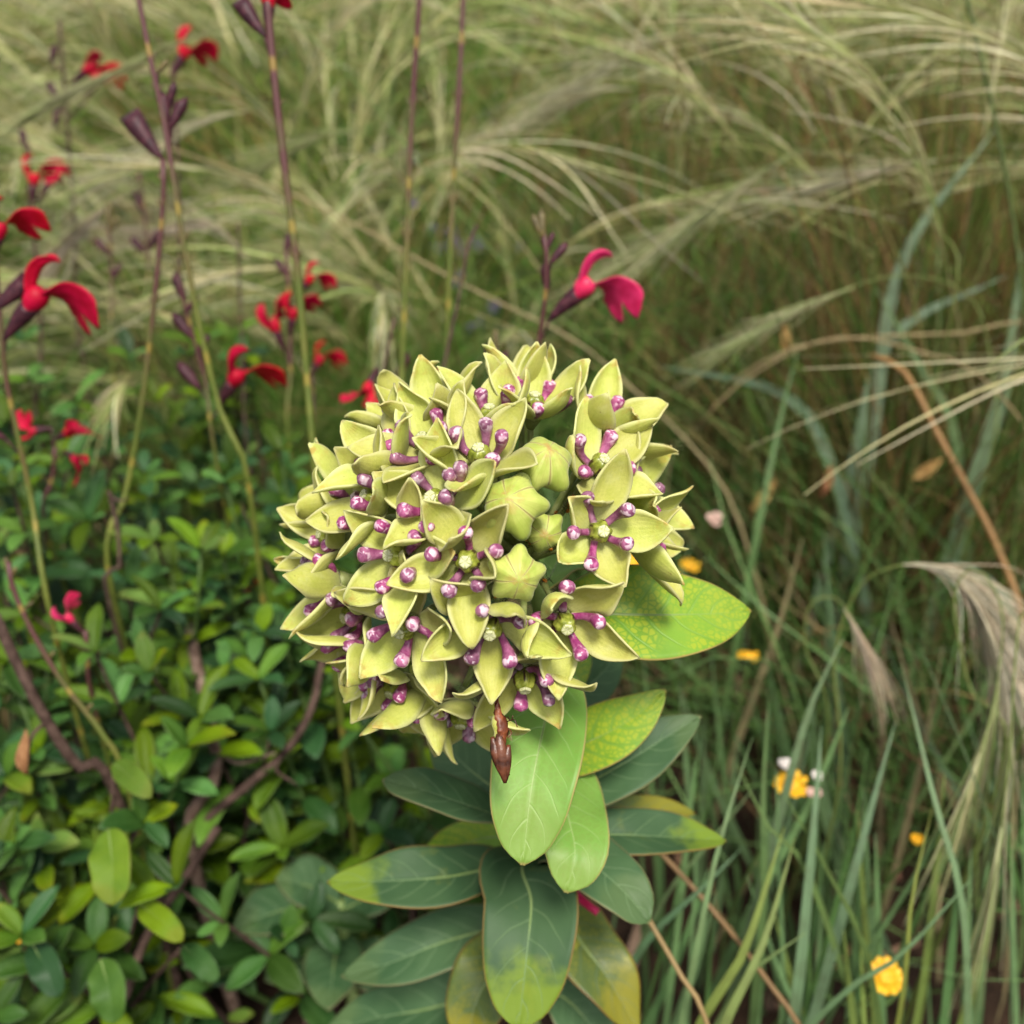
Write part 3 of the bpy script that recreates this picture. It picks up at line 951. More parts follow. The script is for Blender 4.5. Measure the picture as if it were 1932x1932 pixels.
def leaf(pts, wpx, nh, mat, shape='ovate', fold=.25, wave=.03, waves=2.2, curl=0.0, roll=0.0, parent=None, petiole=True, seed=0, notch=0.0):
    """pts: (px, py, depth) along the midrib from base to tip; nh: normal hint (right, up, towards viewer); wpx: width in picture px"""
    parent = parent or milk
    rg = np.random.default_rng(seed + int(pts[0][0] * 7 + pts[-1][1]))
    c = spline([P(*q) for q in pts], 34)
    nu, nv = 34, 17
    dmean = np.mean([q[2] for q in pts])
    W = wpx * dmean * 2 * T / 1932
    t = nrm(np.gradient(c, axis=0))
    n0 = CV(*nh)
    S = nrm(np.cross(np.broadcast_to(n0, t.shape), t))
    N_ = np.cross(t, S)
    s = np.linspace(0, 1, nu)
    hw = W / 2 * prof(s, *SHAPES[shape])
    hw = np.maximum(hw, W * .008)
    vv = np.linspace(-1, 1, nv)
    av = np.abs(vv)
    ph = rg.uniform(0, 6.28, 2)
    lat = hw[:, None] * vv[None]
    ft = fold * (1 - .4 * s)
    up = hw[:, None] * av[None] * np.sin(ft)[:, None]
    wv = np.where(vv[None] > 0, np.sin(s[:, None] * waves * 6.28 + ph[0]), np.sin(s[:, None] * waves * 6.28 * 1.13 + ph[1]))
    up = up + wave * W * av[None] ** 2 * wv * np.sin(np.pi * np.clip(s, 0, 1))[:, None] ** .5
    up = up - curl * hw[:, None] * av[None] ** 3
    # shallow sunken midrib, quilted by side veins
    up = up - .012 * W * np.exp(-(av / .06) ** 2)[None]
    up = up + .010 * W * np.sin((s[:, None] - .2 * av[None]) * 50) * (1 - av[None]) * av[None] * 2
    grd = c[:, None] + S[:, None] * lat[..., None] + N_[:, None] * up[..., None]
    v, f, uv = shell(grd, .00045)
    o = wpart('leaf', v, f, mat, parent, uv)
    # raised midrib beneath
    rib = c - N_ * (W * .012 + .0003)
    rv, rf, ru = tube(rib, np.linspace(.0010, .00025, nu) * (W / .02) ** .4, 8)
    r = wpart('midrib', rv, rf, M['mstem'], None, ru)
    org = np.array(parent.location)
    for vert in r.data.vertices: vert.co = Vector(np.array(vert.co) - org)
    r.parent = o
    return o

def stem_at(py):
    i = np.argmin([abs(cam_depth_px(q[None])[2][0] - py) for q in sp_])
    q = sp_[i]
    d, x, y = cam_depth_px(q[None])
    return (x[0], y[0], d[0])

def sleaf(pys, rest, *a, **k):
    return leaf([stem_at(pys)] + rest, *a, **k)

# upper leaves
sleaf(1150, [(1110, 1158, .250), (1225, 1160, .250), (1340, 1158, .256), (1416, 1152, .262)], 184, (.05, .45, .9), M['lf_mottled'], 'ovate', .22, .03)
sleaf(1120, [(1040, 1085, .262), (1062, 1030, .270), (1080, 950, .282)], 120, (-.3, .2, .95), M['lf_green'], 'ovate', .2, .03)
sleaf(1200, [(960, 1190, .272), (820, 1170, .285), (700, 1150, .292), (590, 1140, .300)], 120, (0, .5, .9), M['lf_glaucous'], 'lance', .2, .04)
sleaf(1240, [(1040, 1275, .262), (1030, 1350, .250), (1004, 1480, .240), (986, 1632, .236)], 160, (.05, .62, .8), M['lf_green'], 'blunt', .22, .05, 1.6)
sleaf(1430, [(1058, 1475, .275), (1072, 1540, .262), (1085, 1610, .254), (1068, 1684, .252)], 142, (.1, .60, .8), M['lf_green'], 'blunt', .18, .05, 1.5)
sleaf(1420, [(1060, 1418, .280), (1135, 1388, .274), (1200, 1350, .272), (1256, 1302, .272)], 118, (.12, .45, .9), M['lf_mottled'], 'lance', .2, .02)
sleaf(1500, [(1075, 1490, .292), (1160, 1450, .290), (1250, 1395, .290), (1322, 1352, .292)], 118, (.25, .6, .75), M['lf_glaucous'], 'lance', .25, .03)
sleaf(1330, [(1075, 1320, .290), (1120, 1285, .298), (1150, 1250, .306), (1168, 1205, .315)], 88, (.35, .1, .95), M['lf_glaucous'], 'lance', .2, .02)
sleaf(1300, [(1055, 1300, .280), (1078, 1275, .285), (1092, 1240, .292), (1098, 1190, .30)], 62, (.3, .1, .95), M['lf_mottled'], 'lance', .2, .02)
# middle whorl
sleaf(1560, [(1060, 1580, .300), (1160, 1575, .296), (1270, 1580, .300), (1370, 1587, .306)], 100, (.1, .7, .6), M['lf_yellowtip'], 'lance', .5, .07, 1.4, seed=3)
sleaf(1540, [(1100, 1545, .312), (1190, 1532, .318), (1260, 1528, .326), (1312, 1535, .332)], 66, (.1, .6, .7), M['lf_old'], 'lance', .3, .04, seed=8)
sleaf(1600, [(1070, 1600, .296), (1130, 1640, .284), (1185, 1690, .278), (1225, 1742, .276)], 128, (.25, .6, .8), M['lf_glaucous'], 'blunt', .18, .03)
sleaf(1560, [(940, 1540, .296), (870, 1515, .286), (790, 1488, .282), (722, 1472, .284)], 96, (-.1, .75, .6), M['lf_glaucous'], 'blunt', .35, .04)
sleaf(1470, [(945, 1490, .304), (890, 1455, .312), (845, 1410, .322), (812, 1372, .330)], 110, (-.3, .4, .85), M['lf_glaucous'], 'lance', .2, .02)
sleaf(1600, [(985, 1640, .292), (1002, 1700, .284), (994, 1800, .276), (978, 1942, .272)], 172, (-.02, .55, .85), M['lf_yellowtip'], 'blunt', .2, .04, 1.5, seed=5)
sleaf(1640, [(925, 1640, .312), (840, 1655, .304), (730, 1662, .302), (618, 1664, .306)], 122, (-.1, .7, .7), M['lf_yellowtip'], 'lance', .25, .04, seed=9)
# lower whorl
sleaf(1745, [(920, 1755, .340), (830, 1780, .334), (740, 1815, .332), (645, 1842, .334)], 118, (-.1, .7, .7), M['lf_glaucous'], 'lance', .25, .03)
sleaf(1750, [(965, 1780, .330), (925, 1840, .322), (895, 1900, .318), (880, 1990, .318)], 138, (-.3, .5, .8), M['lf_old'], 'ovate', .2, .04)
sleaf(1720, [(1060, 1730, .330), (1105, 1790, .322), (1150, 1850, .318), (1205, 1950, .318)], 130, (.25, .6, .8), M['lf_old'], 'ovate', .25, .05, seed=4)
sleaf(1860, [(900, 1880, .362), (800, 1905, .362), (690, 1925, .366), (600, 1960, .37)], 130, (-.1, .8, .6), M['lf_glaucous'], 'lance', .2, .04)
sleaf(1850, [(1060, 1880, .352), (1110, 1930, .348), (1150, 2000, .348)], 120, (.2, .8, .6), M['lf_glaucous'], 'lance', .2, .04)
sleaf(1590, [(940, 1580, .318), (880, 1590, .326), (820, 1620, .334), (760, 1640, .342)], 84, (-.2, .5, .8), M['lf_mottled'], 'lance', .2, .04)

# pink leaf stalk below the fork of leaves
v, f, uv = tube(spline([P(1062, 1668, .312), P(1100, 1700, .306), P(1128, 1722, .304)], 10), np.linspace(.0016, .0011, 10), 8)
wpart('leaf_stalk', v, f, M['corolla_pink'], milk, uv)['label'] = 'crimson pink leaf stalk'

# a second, lower milkweed in the shade to the left
f2 = G(640, 2080)
milk2 = empty('milkweed_plant', (f2[0], f2[1], 0), 'small shaded milkweed with dull blue green leaves below the salvia bush', 'milkweed')
tp = P(640, 1700, .44)
s2 = spline([[f2[0], f2[1], -.012], (f2 + tp) / 2 + np.array([.006, 0, 0]), tp], 16)
v, f, uv = tube(s2, np.linspace(.0032, .0022, 16), 8)
wpart('stem', v, f, M['mstem'], milk2, uv)
for k, (a, b, w, nh, mt) in enumerate([
        ((640, 1705, .44), (520, 1660, .43), 120, (0, .8, .6), 'lf_glaucous'), ((640, 1705, .44), (440, 1750, .42), 130, (-.1, .8, .6), 'lf_glaucous'),
        ((640, 1760, .45), (620, 1905, .41), 110, (0, .6, .8), 'lf_glaucous'), ((640, 1720, .44), (760, 1690, .43), 90, (.1, .7, .7), 'lf_glaucous'),
        ((640, 1800, .46), (500, 1850, .44), 120, (-.1, .8, .6), 'lf_glaucous'), ((640, 1800, .46), (760, 1870, .44), 110, (.1, .8, .6), 'lf_glaucous')]):
    mid = ((a[0] + b[0]) / 2, (a[1] + b[1]) / 2 - 12, (a[2] + b[2]) / 2)
    leaf([a, mid, b], w, nh, M[mt], 'lance', .2, .04, parent=milk2, seed=k)

# ---- withered flower hanging from the head
def withered():
    top = P(941, 1312, .222)
    root = empty('withered_flower', top, 'shrivelled rust brown flower hanging under the milkweed head', 'dead flower')
    c = spline([P(941, 1300, .2225), P(938, 1340, .221), P(947, 1375, .220), P(944, 1410, .2195), P(952, 1450, .2195), P(954, 1474, .220)], 30)
    s = np.linspace(0, 1, 30)
    r = prof(s, [0, .2, .3, .42, .52, .6, .75, .9, 1], [.0003, .0005, .0010, .0013, .0010, .0012, .0011, .0008, .0003])
    a = np.linspace(0, 2 * np.pi, 12, endpoint=False)
    rr = r[:, None] * (1 + .28 * np.sin(3 * a[None] + s[:, None] * 9) * .7 + .10 * np.sin(7 * a[None] + s[:, None] * 23))
    v, f, uv = tube(c, rr, 12)
    v = v + RNG.normal(size=v.shape) * .00016
    wpart('shrivelled_body', v, f, M['rust'], root, uv)
    # split lower husk flaps
    for (x0, y0, x1, y1, x2, y2, w) in ((929, 1390, 936, 1425, 950, 1470, .0018), (960, 1405, 957, 1428, 957, 1468, .0016), (941, 1384, 946, 1430, 953, 1477, .0026)):
        cc = spline([P(x0, y0, .2190), P(x1, y1, .2184), P(x2, y2, .2190)], 12)
        t = nrm(np.gradient(cc, axis=0))
        S = nrm(np.cross(t, -FW))
        ss = np.linspace(0, 1, 12)
        hw = w / 2 * prof(ss, [0, .3, .7, 1], [.35, 1, .8, .2])
        vv = np.linspace(-1, 1, 7)
        grd = cc[:, None] + S[:, None] * (hw[:, None] * vv[None])[..., None] - FW * ((1 - vv ** 2)[None] * hw[:, None] * .45)[..., None]
        v, f, uv = shell(grd, .0003)
        wpart('husk', v, f, M['rust_dark'], root, uv)
    for (pts, r) in (([(957, 1352, .220), (964, 1360, .219), (968, 1350, .2185)], .00012), ([(955, 1362, .220), (970, 1358, .219), (976, 1372, .2188)], .00012), ([(956, 1372, .220), (965, 1382, .219), (958, 1392, .2185)], .00014)):
        v, f, uv = tube(spline([P(*q) for q in pts], 8), r, 6)
        wpart('filament', v, f, M['rust_dark'], root, uv)
    cc = spline([P(932, 1350, .2205), P(936, 1375, .2200), P(938, 1398, .2200)], 10)
    v, f, uv = tube(cc, np.array([.0003, .0006, .0008, .0009, .0008, .0006, .0005, .0007, .0006, .0002]), 8)
    wpart('pale_strip', v, f, M['petal'], root, uv)
withered()

# ---- aphids on the stalks
av_, af_, au_ = lathe(np.array([-1, -.85, -.5, 0, .4, .75, .95, 1.05]), np.array([.1, .38, .62, .70, .58, .40, .22, .04]), 10)
av_ = np.stack([av_[:, 2], av_[:, 0], av_[:, 1] * .8], 1) * .00050
parts_l = []
for sx in (-.5, 0, .5):
    for sy in (-1, 1):
        pl = np.array([[sx * .0005, sy * .0002, 0], [sx * .0009, sy * .0007, .0002], [sx * .0012, sy * .0010, -.0004]])
        parts_l.append(tube(pl, .00004, 4))
for sy in (-1, 1):
    parts_l.append(tube(np.array([[.0004, sy * .0001, .0001], [.0008, sy * .0004, .0006], [.0004, sy * .0008, .0010]]), .00003, 4))
lv, lf, lu = merge(parts_l)
APH = mesh('aphid', av_, af_, M['aphid'], au_)
APL = mesh('legs', lv, lf, M['aphid_leg'], lu)

def aphid(pos, out, head, label, group):
    z = nrm(out)
    x = nrm(head - z * (head @ z))
    y = np.cross(z, x)
    Mx = Matrix.Identity(4)
    for i in range(3): Mx[i][0], Mx[i][1], Mx[i][2], Mx[i][3] = x[i], y[i], z[i], pos[i]
    o = link('aphid', APH)
    o.matrix_world = Mx
    s = random.uniform(1.0, 1.55)
    o.scale = (s, s, s)
    link('legs', APL, o)
    tag(o, label, 'aphid', group)

targets = [(1127, 882), (1129, 1003), (1026, 1003), (1024, 876), (1063, 1171), (974, 1085), (926, 1180), (967, 954)]
for tpx, pc in pedicels:
    if tpx in targets:
        n_ = 9 if tpx in ((1129, 1003), (1026, 1003), (1127, 882)) else 6
        for _ in range(n_):
            k = random.randint(4, len(pc) - 3)
            t = nrm(pc[k + 1] - pc[k])
            o = -FW * 1.0 + RNG.normal(size=3) * .45
            o = nrm(o - t * (o @ t))
            aphid(pc[k] + o * .0011 + t * random.uniform(-.001, .001), o, t * random.choice([-1, 1]) + RNG.normal(size=3) * .3, 'tiny orange aphid clustered on a flower stalk inside the milkweed head', 'aphids on the milkweed stalks')
for _ in range(12):
    k = random.randint(1, 6)
    t = nrm(sp_[k + 1] - sp_[k])
    o = -FW + RNG.normal(size=3) * .5
    o = nrm(o - t * (o @ t))
    aphid(sp_[k] + o * .0029, o, t + RNG.normal(size=3) * .3, 'tiny orange aphid on the thick stem under the milkweed head', 'aphids on the main milkweed stem')

# ------------------------------------------------------------------ salvia
def s_leaf_mesh(L, W, fold, bend, mat, nu=9, nv=7):
    s = np.linspace(0, 1, nu)
    hw = W / 2 * prof(s, [0, .15, .4, .6, .82, 1], [.12, .55, .95, 1.0, .70, .06])
    el = -bend * s
    d = np.stack([np.cos(el), np.zeros(nu), np.sin(el)], 1)
    p = np.vstack([[0, 0, 0], np.cumsum((d[1:] + d[:-1]) / 2 * L / (nu - 1), 0)])
    vv = np.linspace(-1, 1, nv)
    n_ = np.stack([-d[:, 2], np.zeros(nu), d[:, 0]], 1)
    up = hw[:, None] * np.abs(vv)[None] * math.sin(fold) + .03 * W * np.sin(s * 12)[:, None] * vv[None]
    grd = p[:, None] + np.array([0, 1., 0])[None, None] * (hw[:, None] * vv[None] * math.cos(fold))[..., None] + n_[:, None] * up[..., None]
    v, f, uv = shell(grd, .00035)
    return mesh('leaf', v, f, mat, uv)

SL = {m: [s_leaf_mesh(.026, .0115, .35, .6, M[m]), s_leaf_mesh(.023, .0098, .2, .9, M[m]), s_leaf_mesh(.030, .0112, .5, .4, M[m]), s_leaf_mesh(.018, .0090, .25, .3, M[m])] for m in ('sal_leaf', 'sal_leaf_lime', 'sal_leaf_dark')}

def put_leaf(parent, org, pos, direc, up, mat, scale):
    x = nrm(direc)
    z = up - x * (up @ x)
    z = nrm(z) if np.linalg.norm(z) > .05 else nrm(np.cross(x, RT))
    y = np.cross(z, x)
    Mx = Matrix.Identity(4)
    q = pos - org
    for i in range(3): Mx[i][0], Mx[i][1], Mx[i][2], Mx[i][3] = x[i] * scale, y[i] * scale, z[i] * scale, q[i]
    o = link('leaf', random.choice(SL[mat]), parent)
    o.matrix_local = Mx

def sprig(bush, base, tip, nodes, mats, wts, lsc=1.0, start=.25):
    base, tip = np.asarray(base, float), np.asarray(tip, float)
    side = RNG.normal(size=3) * .02
    c = spline([base, base * .55 + tip * .45 + side * np.array([1, 1, .2]) - (tip - base) * np.array([.12, .12, 0]), tip], 16)
    v, f, uv = tube(c, np.linspace(.0016, .0006, 16), 6)
    org = np.array(bush.location)
    br = wpart('branch', v, f, M['twig_dark'] if random.random() < .5 else M['dgreen'], bush, uv)
    a0 = random.uniform(0, 6.28)
    for k in range(nodes):
        t = start + (1 - start) * (k / max(1, nodes - 1)) ** .85
        i = min(14, int(t * 15))
        fr = t * 15 - i
        pos = c[i] * (1 - fr) + c[i + 1] * fr
        tn = nrm(c[i + 1] - c[i])
        e1 = nrm(np.cross(tn, np.array([math.cos(a0), math.sin(a0), .1])))
        e2 = np.cross(tn, e1)
        if k % 2: e1, e2 = e2, -e1
        last = k >= nodes - 2
        pairs = [e1, -e1] + ([e2 * .8, -e2 * .8] if (last or random.random() < .35) else [])
        for dv in pairs:
            lift = random.uniform(.15, .6) + (.5 if last else 0)
            d = dv + tn * lift + RNG.normal(size=3) * .15
            m = random.choices(mats, wts)[0]
            sc = lsc * random.uniform(.65, 1.1) * (.75 if last else 1.0)
            put_leaf(br, org, pos, d, tn * .8 + np.array([0, 0, .9]) + RNG.normal(size=3) * .2, m, sc)

def bush(label, cx, cy, region, n, lsc=1.0, wts=(5, .5, 3), nodes=(5, 8)):
    """region: list of (px, py, depth) ranges for the sprig tips"""
    b = empty('salvia_bush', (cx, cy, 0), label, 'bush', None)
    for _ in range(n):
        (x0, x1), (y0, y1), (d0, d1) = region
        px, py = random.uniform(x0, x1), random.uniform(y0, y1)
        tq = (py - y0) / (y1 - y0)
        d = d0 + (d1 - d0) * tq + random.uniform(-.035, .035)
        tip = P(px, py, d)
        if tip[2] < .05: tip[2] = .05
        base = np.array([tip[0] * .75 + cx * .25 + random.gauss(0, .02), tip[1] * .75 + cy * .25 + random.gauss(0, .02), -.012])
        sprig(b, base, tip, random.randint(*nodes), ['sal_leaf', 'sal_leaf_lime', 'sal_leaf_dark'], wts, lsc)
    return b

bush('leafy green salvia bush behind the red flowers, highest of the foliage', -.26, .58, ((-60, 460), (640, 900), (.60, .50)), 26, .95, (5, .4, 3))
bush('green salvia foliage reaching up to the left side of the milkweed head', -.10, .48, ((330, 690), (850, 1200), (.47, .43)), 22, .95, (5, .3, 3.5))
bush('bright green salvia foliage around a lone pink flower', -.24, .44, ((-60, 380), (880, 1320), (.47, .40)), 24, 1.0, (6, .8, 2))
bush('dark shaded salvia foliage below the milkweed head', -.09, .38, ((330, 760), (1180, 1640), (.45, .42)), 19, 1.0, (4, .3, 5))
bush('salvia foliage with bare brown twigs low beside the milkweed leaves', -.21, .36, ((-60, 400), (1280, 1640), (.41, .40)), 19, 1.05, (5, .8, 3))
bush('low salvia shoots with yellowing leaves near the soil', -.19, .30, ((-60, 620), (1600, 1960), (.40, .40)), 15, 1.1, (4, 1.2, 4))

bush('dark green low leafy plant far off between the red flowers and the violet ones', -.16, 1.05, ((420, 760), (60, 420), (1.15, .95)), 14, 2.2, (3, .6, 5))
bush('green leafy plant far off behind the slim salvia stalks', .0, 1.0, ((700, 1000), (150, 460), (1.1, .95)), 10, 2.0, (3, .8, 4))
# single larger leaves that stand out low on the bush
lb = empty('salvia_sapling', G(150, 2040), 'young salvia shoot with large oval yellow green leaves', 'plant')
for k, (a, b, w, m) in enumerate([((205, 1565, .36), (212, 1708, .345), 78, 'sal_leaf_lime'), ((60, 1780, .37), (110, 1880, .36), 56, 'sal_leaf_dark'), ((190, 1810, .37), (215, 1930, .36), 66, 'sal_leaf'), ((262, 1705, .37), (345, 1775, .36), 46, 'sal_leaf_lime'), ((345, 1785, .39), (410, 1850, .38), 42, 'sal_leaf'), ((215, 1440, .37), (285, 1505, .355), 46, 'sal_leaf_lime')]):
    mid = ((a[0] + b[0]) / 2 + 4, (a[1] + b[1]) / 2, (a[2] + b[2]) / 2 - .004)
    leaf([a, mid, b], w, (-.1, .6, .8), M[m], 'blunt', .35, .06, parent=lb, seed=k)
    e = np.array(lb.location)
    v, f, uv = tube(spline([e, (e + P(*a)) / 2 + np.array([.006, .004, .01]), P(*a)], 10), np.linspace(.0014, .0007, 10), 6)
    wpart('shoot', v, f, M['twig_dark'], lb, uv)

# flower meshes, unit = calyx length 1, axis +X, upper lip towards +Z
def sal_meshes():
    out = {}
    s = np.linspace(0, 1, 14)
    a = np.linspace(0, 2 * np.pi, 14, endpoint=False)
    c = np.stack([s, 0 * s, .02 * np.sin(s * 3)], 1)
    r = prof(s, [0, .12, .4, .75, 1], [.035, .075, .14, .205, .225])
    # rim pulled into two lips
    v, f, uv = tube(c, r, 14)
    vv = v.reshape(14, 14, 3)
    vv[-1, :, 0] += .12 * np.cos(2 * np.arctan2(vv[-1, :, 1], vv[-1, :, 2]))
    vv[-2, :, 0] += .06 * np.cos(2 * np.arctan2(vv[-2, :, 1], vv[-2, :, 2]))
    vv[..., 1] *= .85
    # ribs
    out['calyx'] = mesh('calyx', vv.reshape(-1, 3), f, M['calyx'], uv)
    # narrow unopened calyx
    r2 = prof(s, [0, .15, .5, .8, 1], [.04, .10, .155, .15, .02])
    v, f, uv = tube(c, r2, 12)
    out['bud'] = mesh('bud', v, f, M['calyx'], uv)
    out['bud_green'] = mesh('bud', v, f, M['calyx_green'], uv)
    s = np.linspace(0, 1, 14)
    c = np.stack([.75 + .7 * s, 0 * s, .03 * s], 1)
    r = prof(s, [0, .3, .6, .85, 1], [.10, .175, .255, .25, .20])
    tubeg = tube(c, r, 14, True)
    def lip(pts, ws, cup, lobes, th=.022, nu=20, nv=15, tw=0.0):
        cc = spline(pts, nu)
        t = nrm(np.gradient(cc, axis=0))
        ss = np.linspace(0, 1, nu)
        y0 = np.array([0, 1., 0])
        n0 = np.cross(t, y0)
        a_ = (tw * np.clip(ss / .5, 0, 1))[:, None]
        S = y0 * np.cos(a_) + n0 * np.sin(a_)
        N_ = np.cross(t, S)
        hw = prof(ss, np.linspace(0, 1, len(ws)), ws)
        q = np.linspace(-1, 1, nv)
        if lobes:
            ext = lobes * (np.abs(np.sin(q * np.pi * 1.0)) ** .8 - .4)
        else:
            ext = 0 * q
        grd = cc[:, None] + S[:, None] * (hw[:, None] * q[None])[..., None] + N_[:, None] * (cup * hw[:, None] * q[None] ** 2)[..., None]
        grd = grd + t[:, None] * (np.clip((ss - .55) / .45, 0, 1)[:, None] ** 1.5 * ext[None])[..., None]
        grd[..., 2] += .05 * np.sin(q * 8 + 1)[None] * ss[:, None] ** 2
        return shell(grd, th)
    up = lip([(1.28, 0, .10), (1.52, 0, .22), (1.80, 0, .30), (2.05, 0, .26), (2.20, 0, .14)], [.18, .22, .25, .21, .06], .8, 0)
    lo = lip([(1.30, 0, -.06), (1.50, 0, -.20), (1.68, 0, -.46), (1.70, 0, -.78), (1.60, 0, -1.06)], [.18, .28, .48, .62, .56], .15, .50, tw=-.85)
    for k, m in (('', 'corolla'), ('_pink', 'corolla_pink')):
        out['tube' + k] = mesh('flower', tubeg[0], tubeg[1], M[m], tubeg[2])
        out['upper' + k] = mesh('upper_lip', up[0], up[1], M[m], up[2])
        out['lower' + k] = mesh('lower_lip', lo[0], lo[1], M[m], lo[2])
    v, f, uv = tube(spline([(0, 0, 0), (.35, 0, .02), (.7, 0, .0), (1, 0, -.03)], 8), prof(np.linspace(0, 1, 8), [0, .4, 1], [.05, .12, .01]), 6)
    out['bract'] = mesh('bract', v, f, M['calyx_green'], uv)
    return out

SM = sal_meshes()

def orient(pos, ang, lift, flip, spin, scale):
    spin = spin if spin else 0
    """axis at picture angle ang (deg, counter-clockwise from right), tilted lift towards the viewer"""
    a = R(ang)
    x = RT * math.cos(a) + UP * math.sin(a)
    x = nrm(x * math.cos(R(lift)) - FW * math.sin(R(lift)))
    z = (-RT * math.sin(a) + UP * math.cos(a)) * (1 if flip >= 0 else -1)
    z = nrm(z - x * (z @ x))
    y = np.cross(z, x)
    c, s = math.cos(R(spin)), math.sin(R(spin))
    y, z = c * y + s * z, -s * y + c * z
    Mx = Matrix.Identity(4)
    for i in range(3): Mx[i][0], Mx[i][1], Mx[i][2], Mx[i][3] = x[i] * scale, y[i] * scale, z[i] * scale, pos[i]
    return Mx

def pxm(d): return d * 2 * T / 1932

def salvia_stalk(label, pts, r=(.0013, .0008), items=(), bracts=(), group=None, mat=None):
    r = (r[0] * 1.0, r[1] * 1.08)
    """pts: (px, py, depth) from low to high; items: (kind, px, py, angle, len_px, lift, flip, spin)"""
    P0 = [P(*q) for q in pts]
    gp = P0[0] + np.array([random.gauss(0, .01), random.gauss(.0, .01), 0])
    gp[2] = -.012
    if P0[0][2] > .02:
        P0 = [gp, gp * .5 + P0[0] * .5] + P0
    c = spline(P0, 48)
    root = empty('salvia_stalk', (gp[0], gp[1], 0), label, 'salvia', group)
    org = np.array(root.location)
    rad = np.linspace(r[0], r[1], 48)
    # slight swelling at the joints
    rad = rad * (1 + .35 * np.exp(-((np.mod(np.linspace(0, 9, 48) + .5, 1) - .5) / .10) ** 2) * .5)
    v, f, uv = tube(c, rad, 8)
    wpart('stem', v, f, mat or M['stalk'], root, uv)
    dm = pts[-1][2]
    def near(px, py):
        d, x, y = cam_depth_px(c)
        i = np.argmin((x - px) ** 2 + (y - py) ** 2)
        return c[i], d[i], i
    for it in items:
        kind, px, py, ang, ln, lift, flip, spin = it
        q, d, i = near(px, py)
        pos = P(px, py, d)
        sc = ln * pxm(d)
        Mx = orient(pos - org, ang, lift, flip, spin, sc)
        if kind.startswith('flower'):
            k = '_pink' if kind.endswith('pink') else ''
            o = link('flower', SM['tube' + k], root)
            o.matrix_local = Mx
            link('calyx', SM['calyx'], o)
            o.rotation_mode = 'XYZ'
            link('upper_lip', SM['upper' + k], o)
            link('lower_lip', SM['lower' + k], o)
        else:
            o = link({'calyx': 'calyx', 'bud': 'bud', 'budg': 'bud'}[kind], SM[{'calyx': 'calyx', 'bud': 'bud', 'budg': 'bud_green'}[kind]], root)
            o.matrix_local = Mx
        # short stalk to the stem
        s0 = c[max(0, i - 1)]
        v, f, uv = tube(spline([s0, (s0 + pos) / 2 + np.array([0, 0, -.001]), pos + (np.array(Mx.to_3x3() @ Vector((1, 0, 0)))) * .06], 6), .00045, 6)
        wpart('flower_stalk', v, f, M['calyx'], root, uv)
    for (px, py) in bracts:
        q, d, i = near(px, py)
        for sg in (-1, 1):
            o = link('bract', SM['bract'], root)
            o.matrix_local = orient(q - org, 90 + sg * 30, random.uniform(-20, 30), 1, 0, 26 * pxm(d))
    return root

salvia_stalk('tall salvia stalk with a red flower at its top edge and paired bracts',
    [(600, 940, .385), (578, 700, .372), (560, 500, .362), (540, 340, .356), (520, 170, .35), (506, 20, .345), (503, -40, .343)], (.0013, .0012),
    [('flower', 507, 72, 88, 58, 8, 1, 60), ('calyx', 502, 70, 126, 78, 0, 1, 0)], [(517, 215), (530, 480), (556, 470), (570, 690)])
salvia_stalk('slanting salvia stalk with dark purple calyces in a cluster high up',
    [(470, 920, .40), (420, 790, .392), (378, 620, .382), (340, 420, .372), (312, 240, .366), (288, 130, .362), (262, 0, .358), (250, -60, .356)], (.0013, .0009),
    [('bud', 322, 242, 62, 66, 0, 1, 0), ('bud', 317, 230, 100, 60, 0, 1, 0), ('bud', 318, 205, 72, 50, 10, 1, 0), ('budg', 296, 140, 52, 36, 0, 1, 0)], [(282, 110), (300, 180), (345, 440)])
salvia_stalk('bent salvia stalk ending in one open dark calyx',
    [(205, 1080, .42), (238, 930, .415), (268, 760, .405), (292, 560, .395), (308, 380, .387), (307, 300, .383)], (.0014, .0009),
    [('calyx', 306, 300, 126, 96, 0, 1, 0), ('budg', 308, 345, 118, 22, 0, 1, 0)], [(305, 400), (290, 560)], )
salvia_stalk('straight green and brown salvia stalk right of the wider gap, with a bare top',
    [(748, 860, .44), (756, 740, .435), (764, 560, .425), (772, 330, .415), (780, 170, .408), (790, 20, .40), (794, -60, .397)], (.0014, .0010), [], [(765, 600), (775, 330), (780, 180), (770, 460)])
salvia_stalk('slim salvia stalk with small pointed bracts, rising above the milkweed head',
    [(836, 780, .45), (842, 690, .445), (848, 520, .435), (856, 340, .428), (866, 170, .42), (874, 0, .415), (876, -60, .413)], (.0012, .0009), [], [(866, 75), (862, 190), (852, 400)])
salvia_stalk('thin brown leafless stalk with a hooked tip behind the milkweed head',
    [(826, 780, .43), (838, 690, .425), (866, 560, .42), (884, 460, .415), (900, 424, .413)], (.0010, .0006), [], [(870, 540)], mat=M['twig_dark'])
salvia_stalk('salvia stalk with one crimson flower and dark buds just above the milkweed head',
    [(995, 790, .375), (1008, 690, .37), (1024, 600, .362), (1032, 500, .355), (1024, 430, .352)], (.0010, .0007),
    [('flower_pink', 1034, 606, 41, 76, 12, 1, 14), ('bud', 1033, 552, 95, 58, 15, 1, 0), ('bud', 1038, 498, 50, 52, 0, 1, 0), ('bud', 1033, 470, 70, 34, 0, 1, 0), ('budg', 1024, 448, 92, 54, 0, 1, 0), ('budg', 1022, 445, 112, 46, 0, 1, 0)], [])
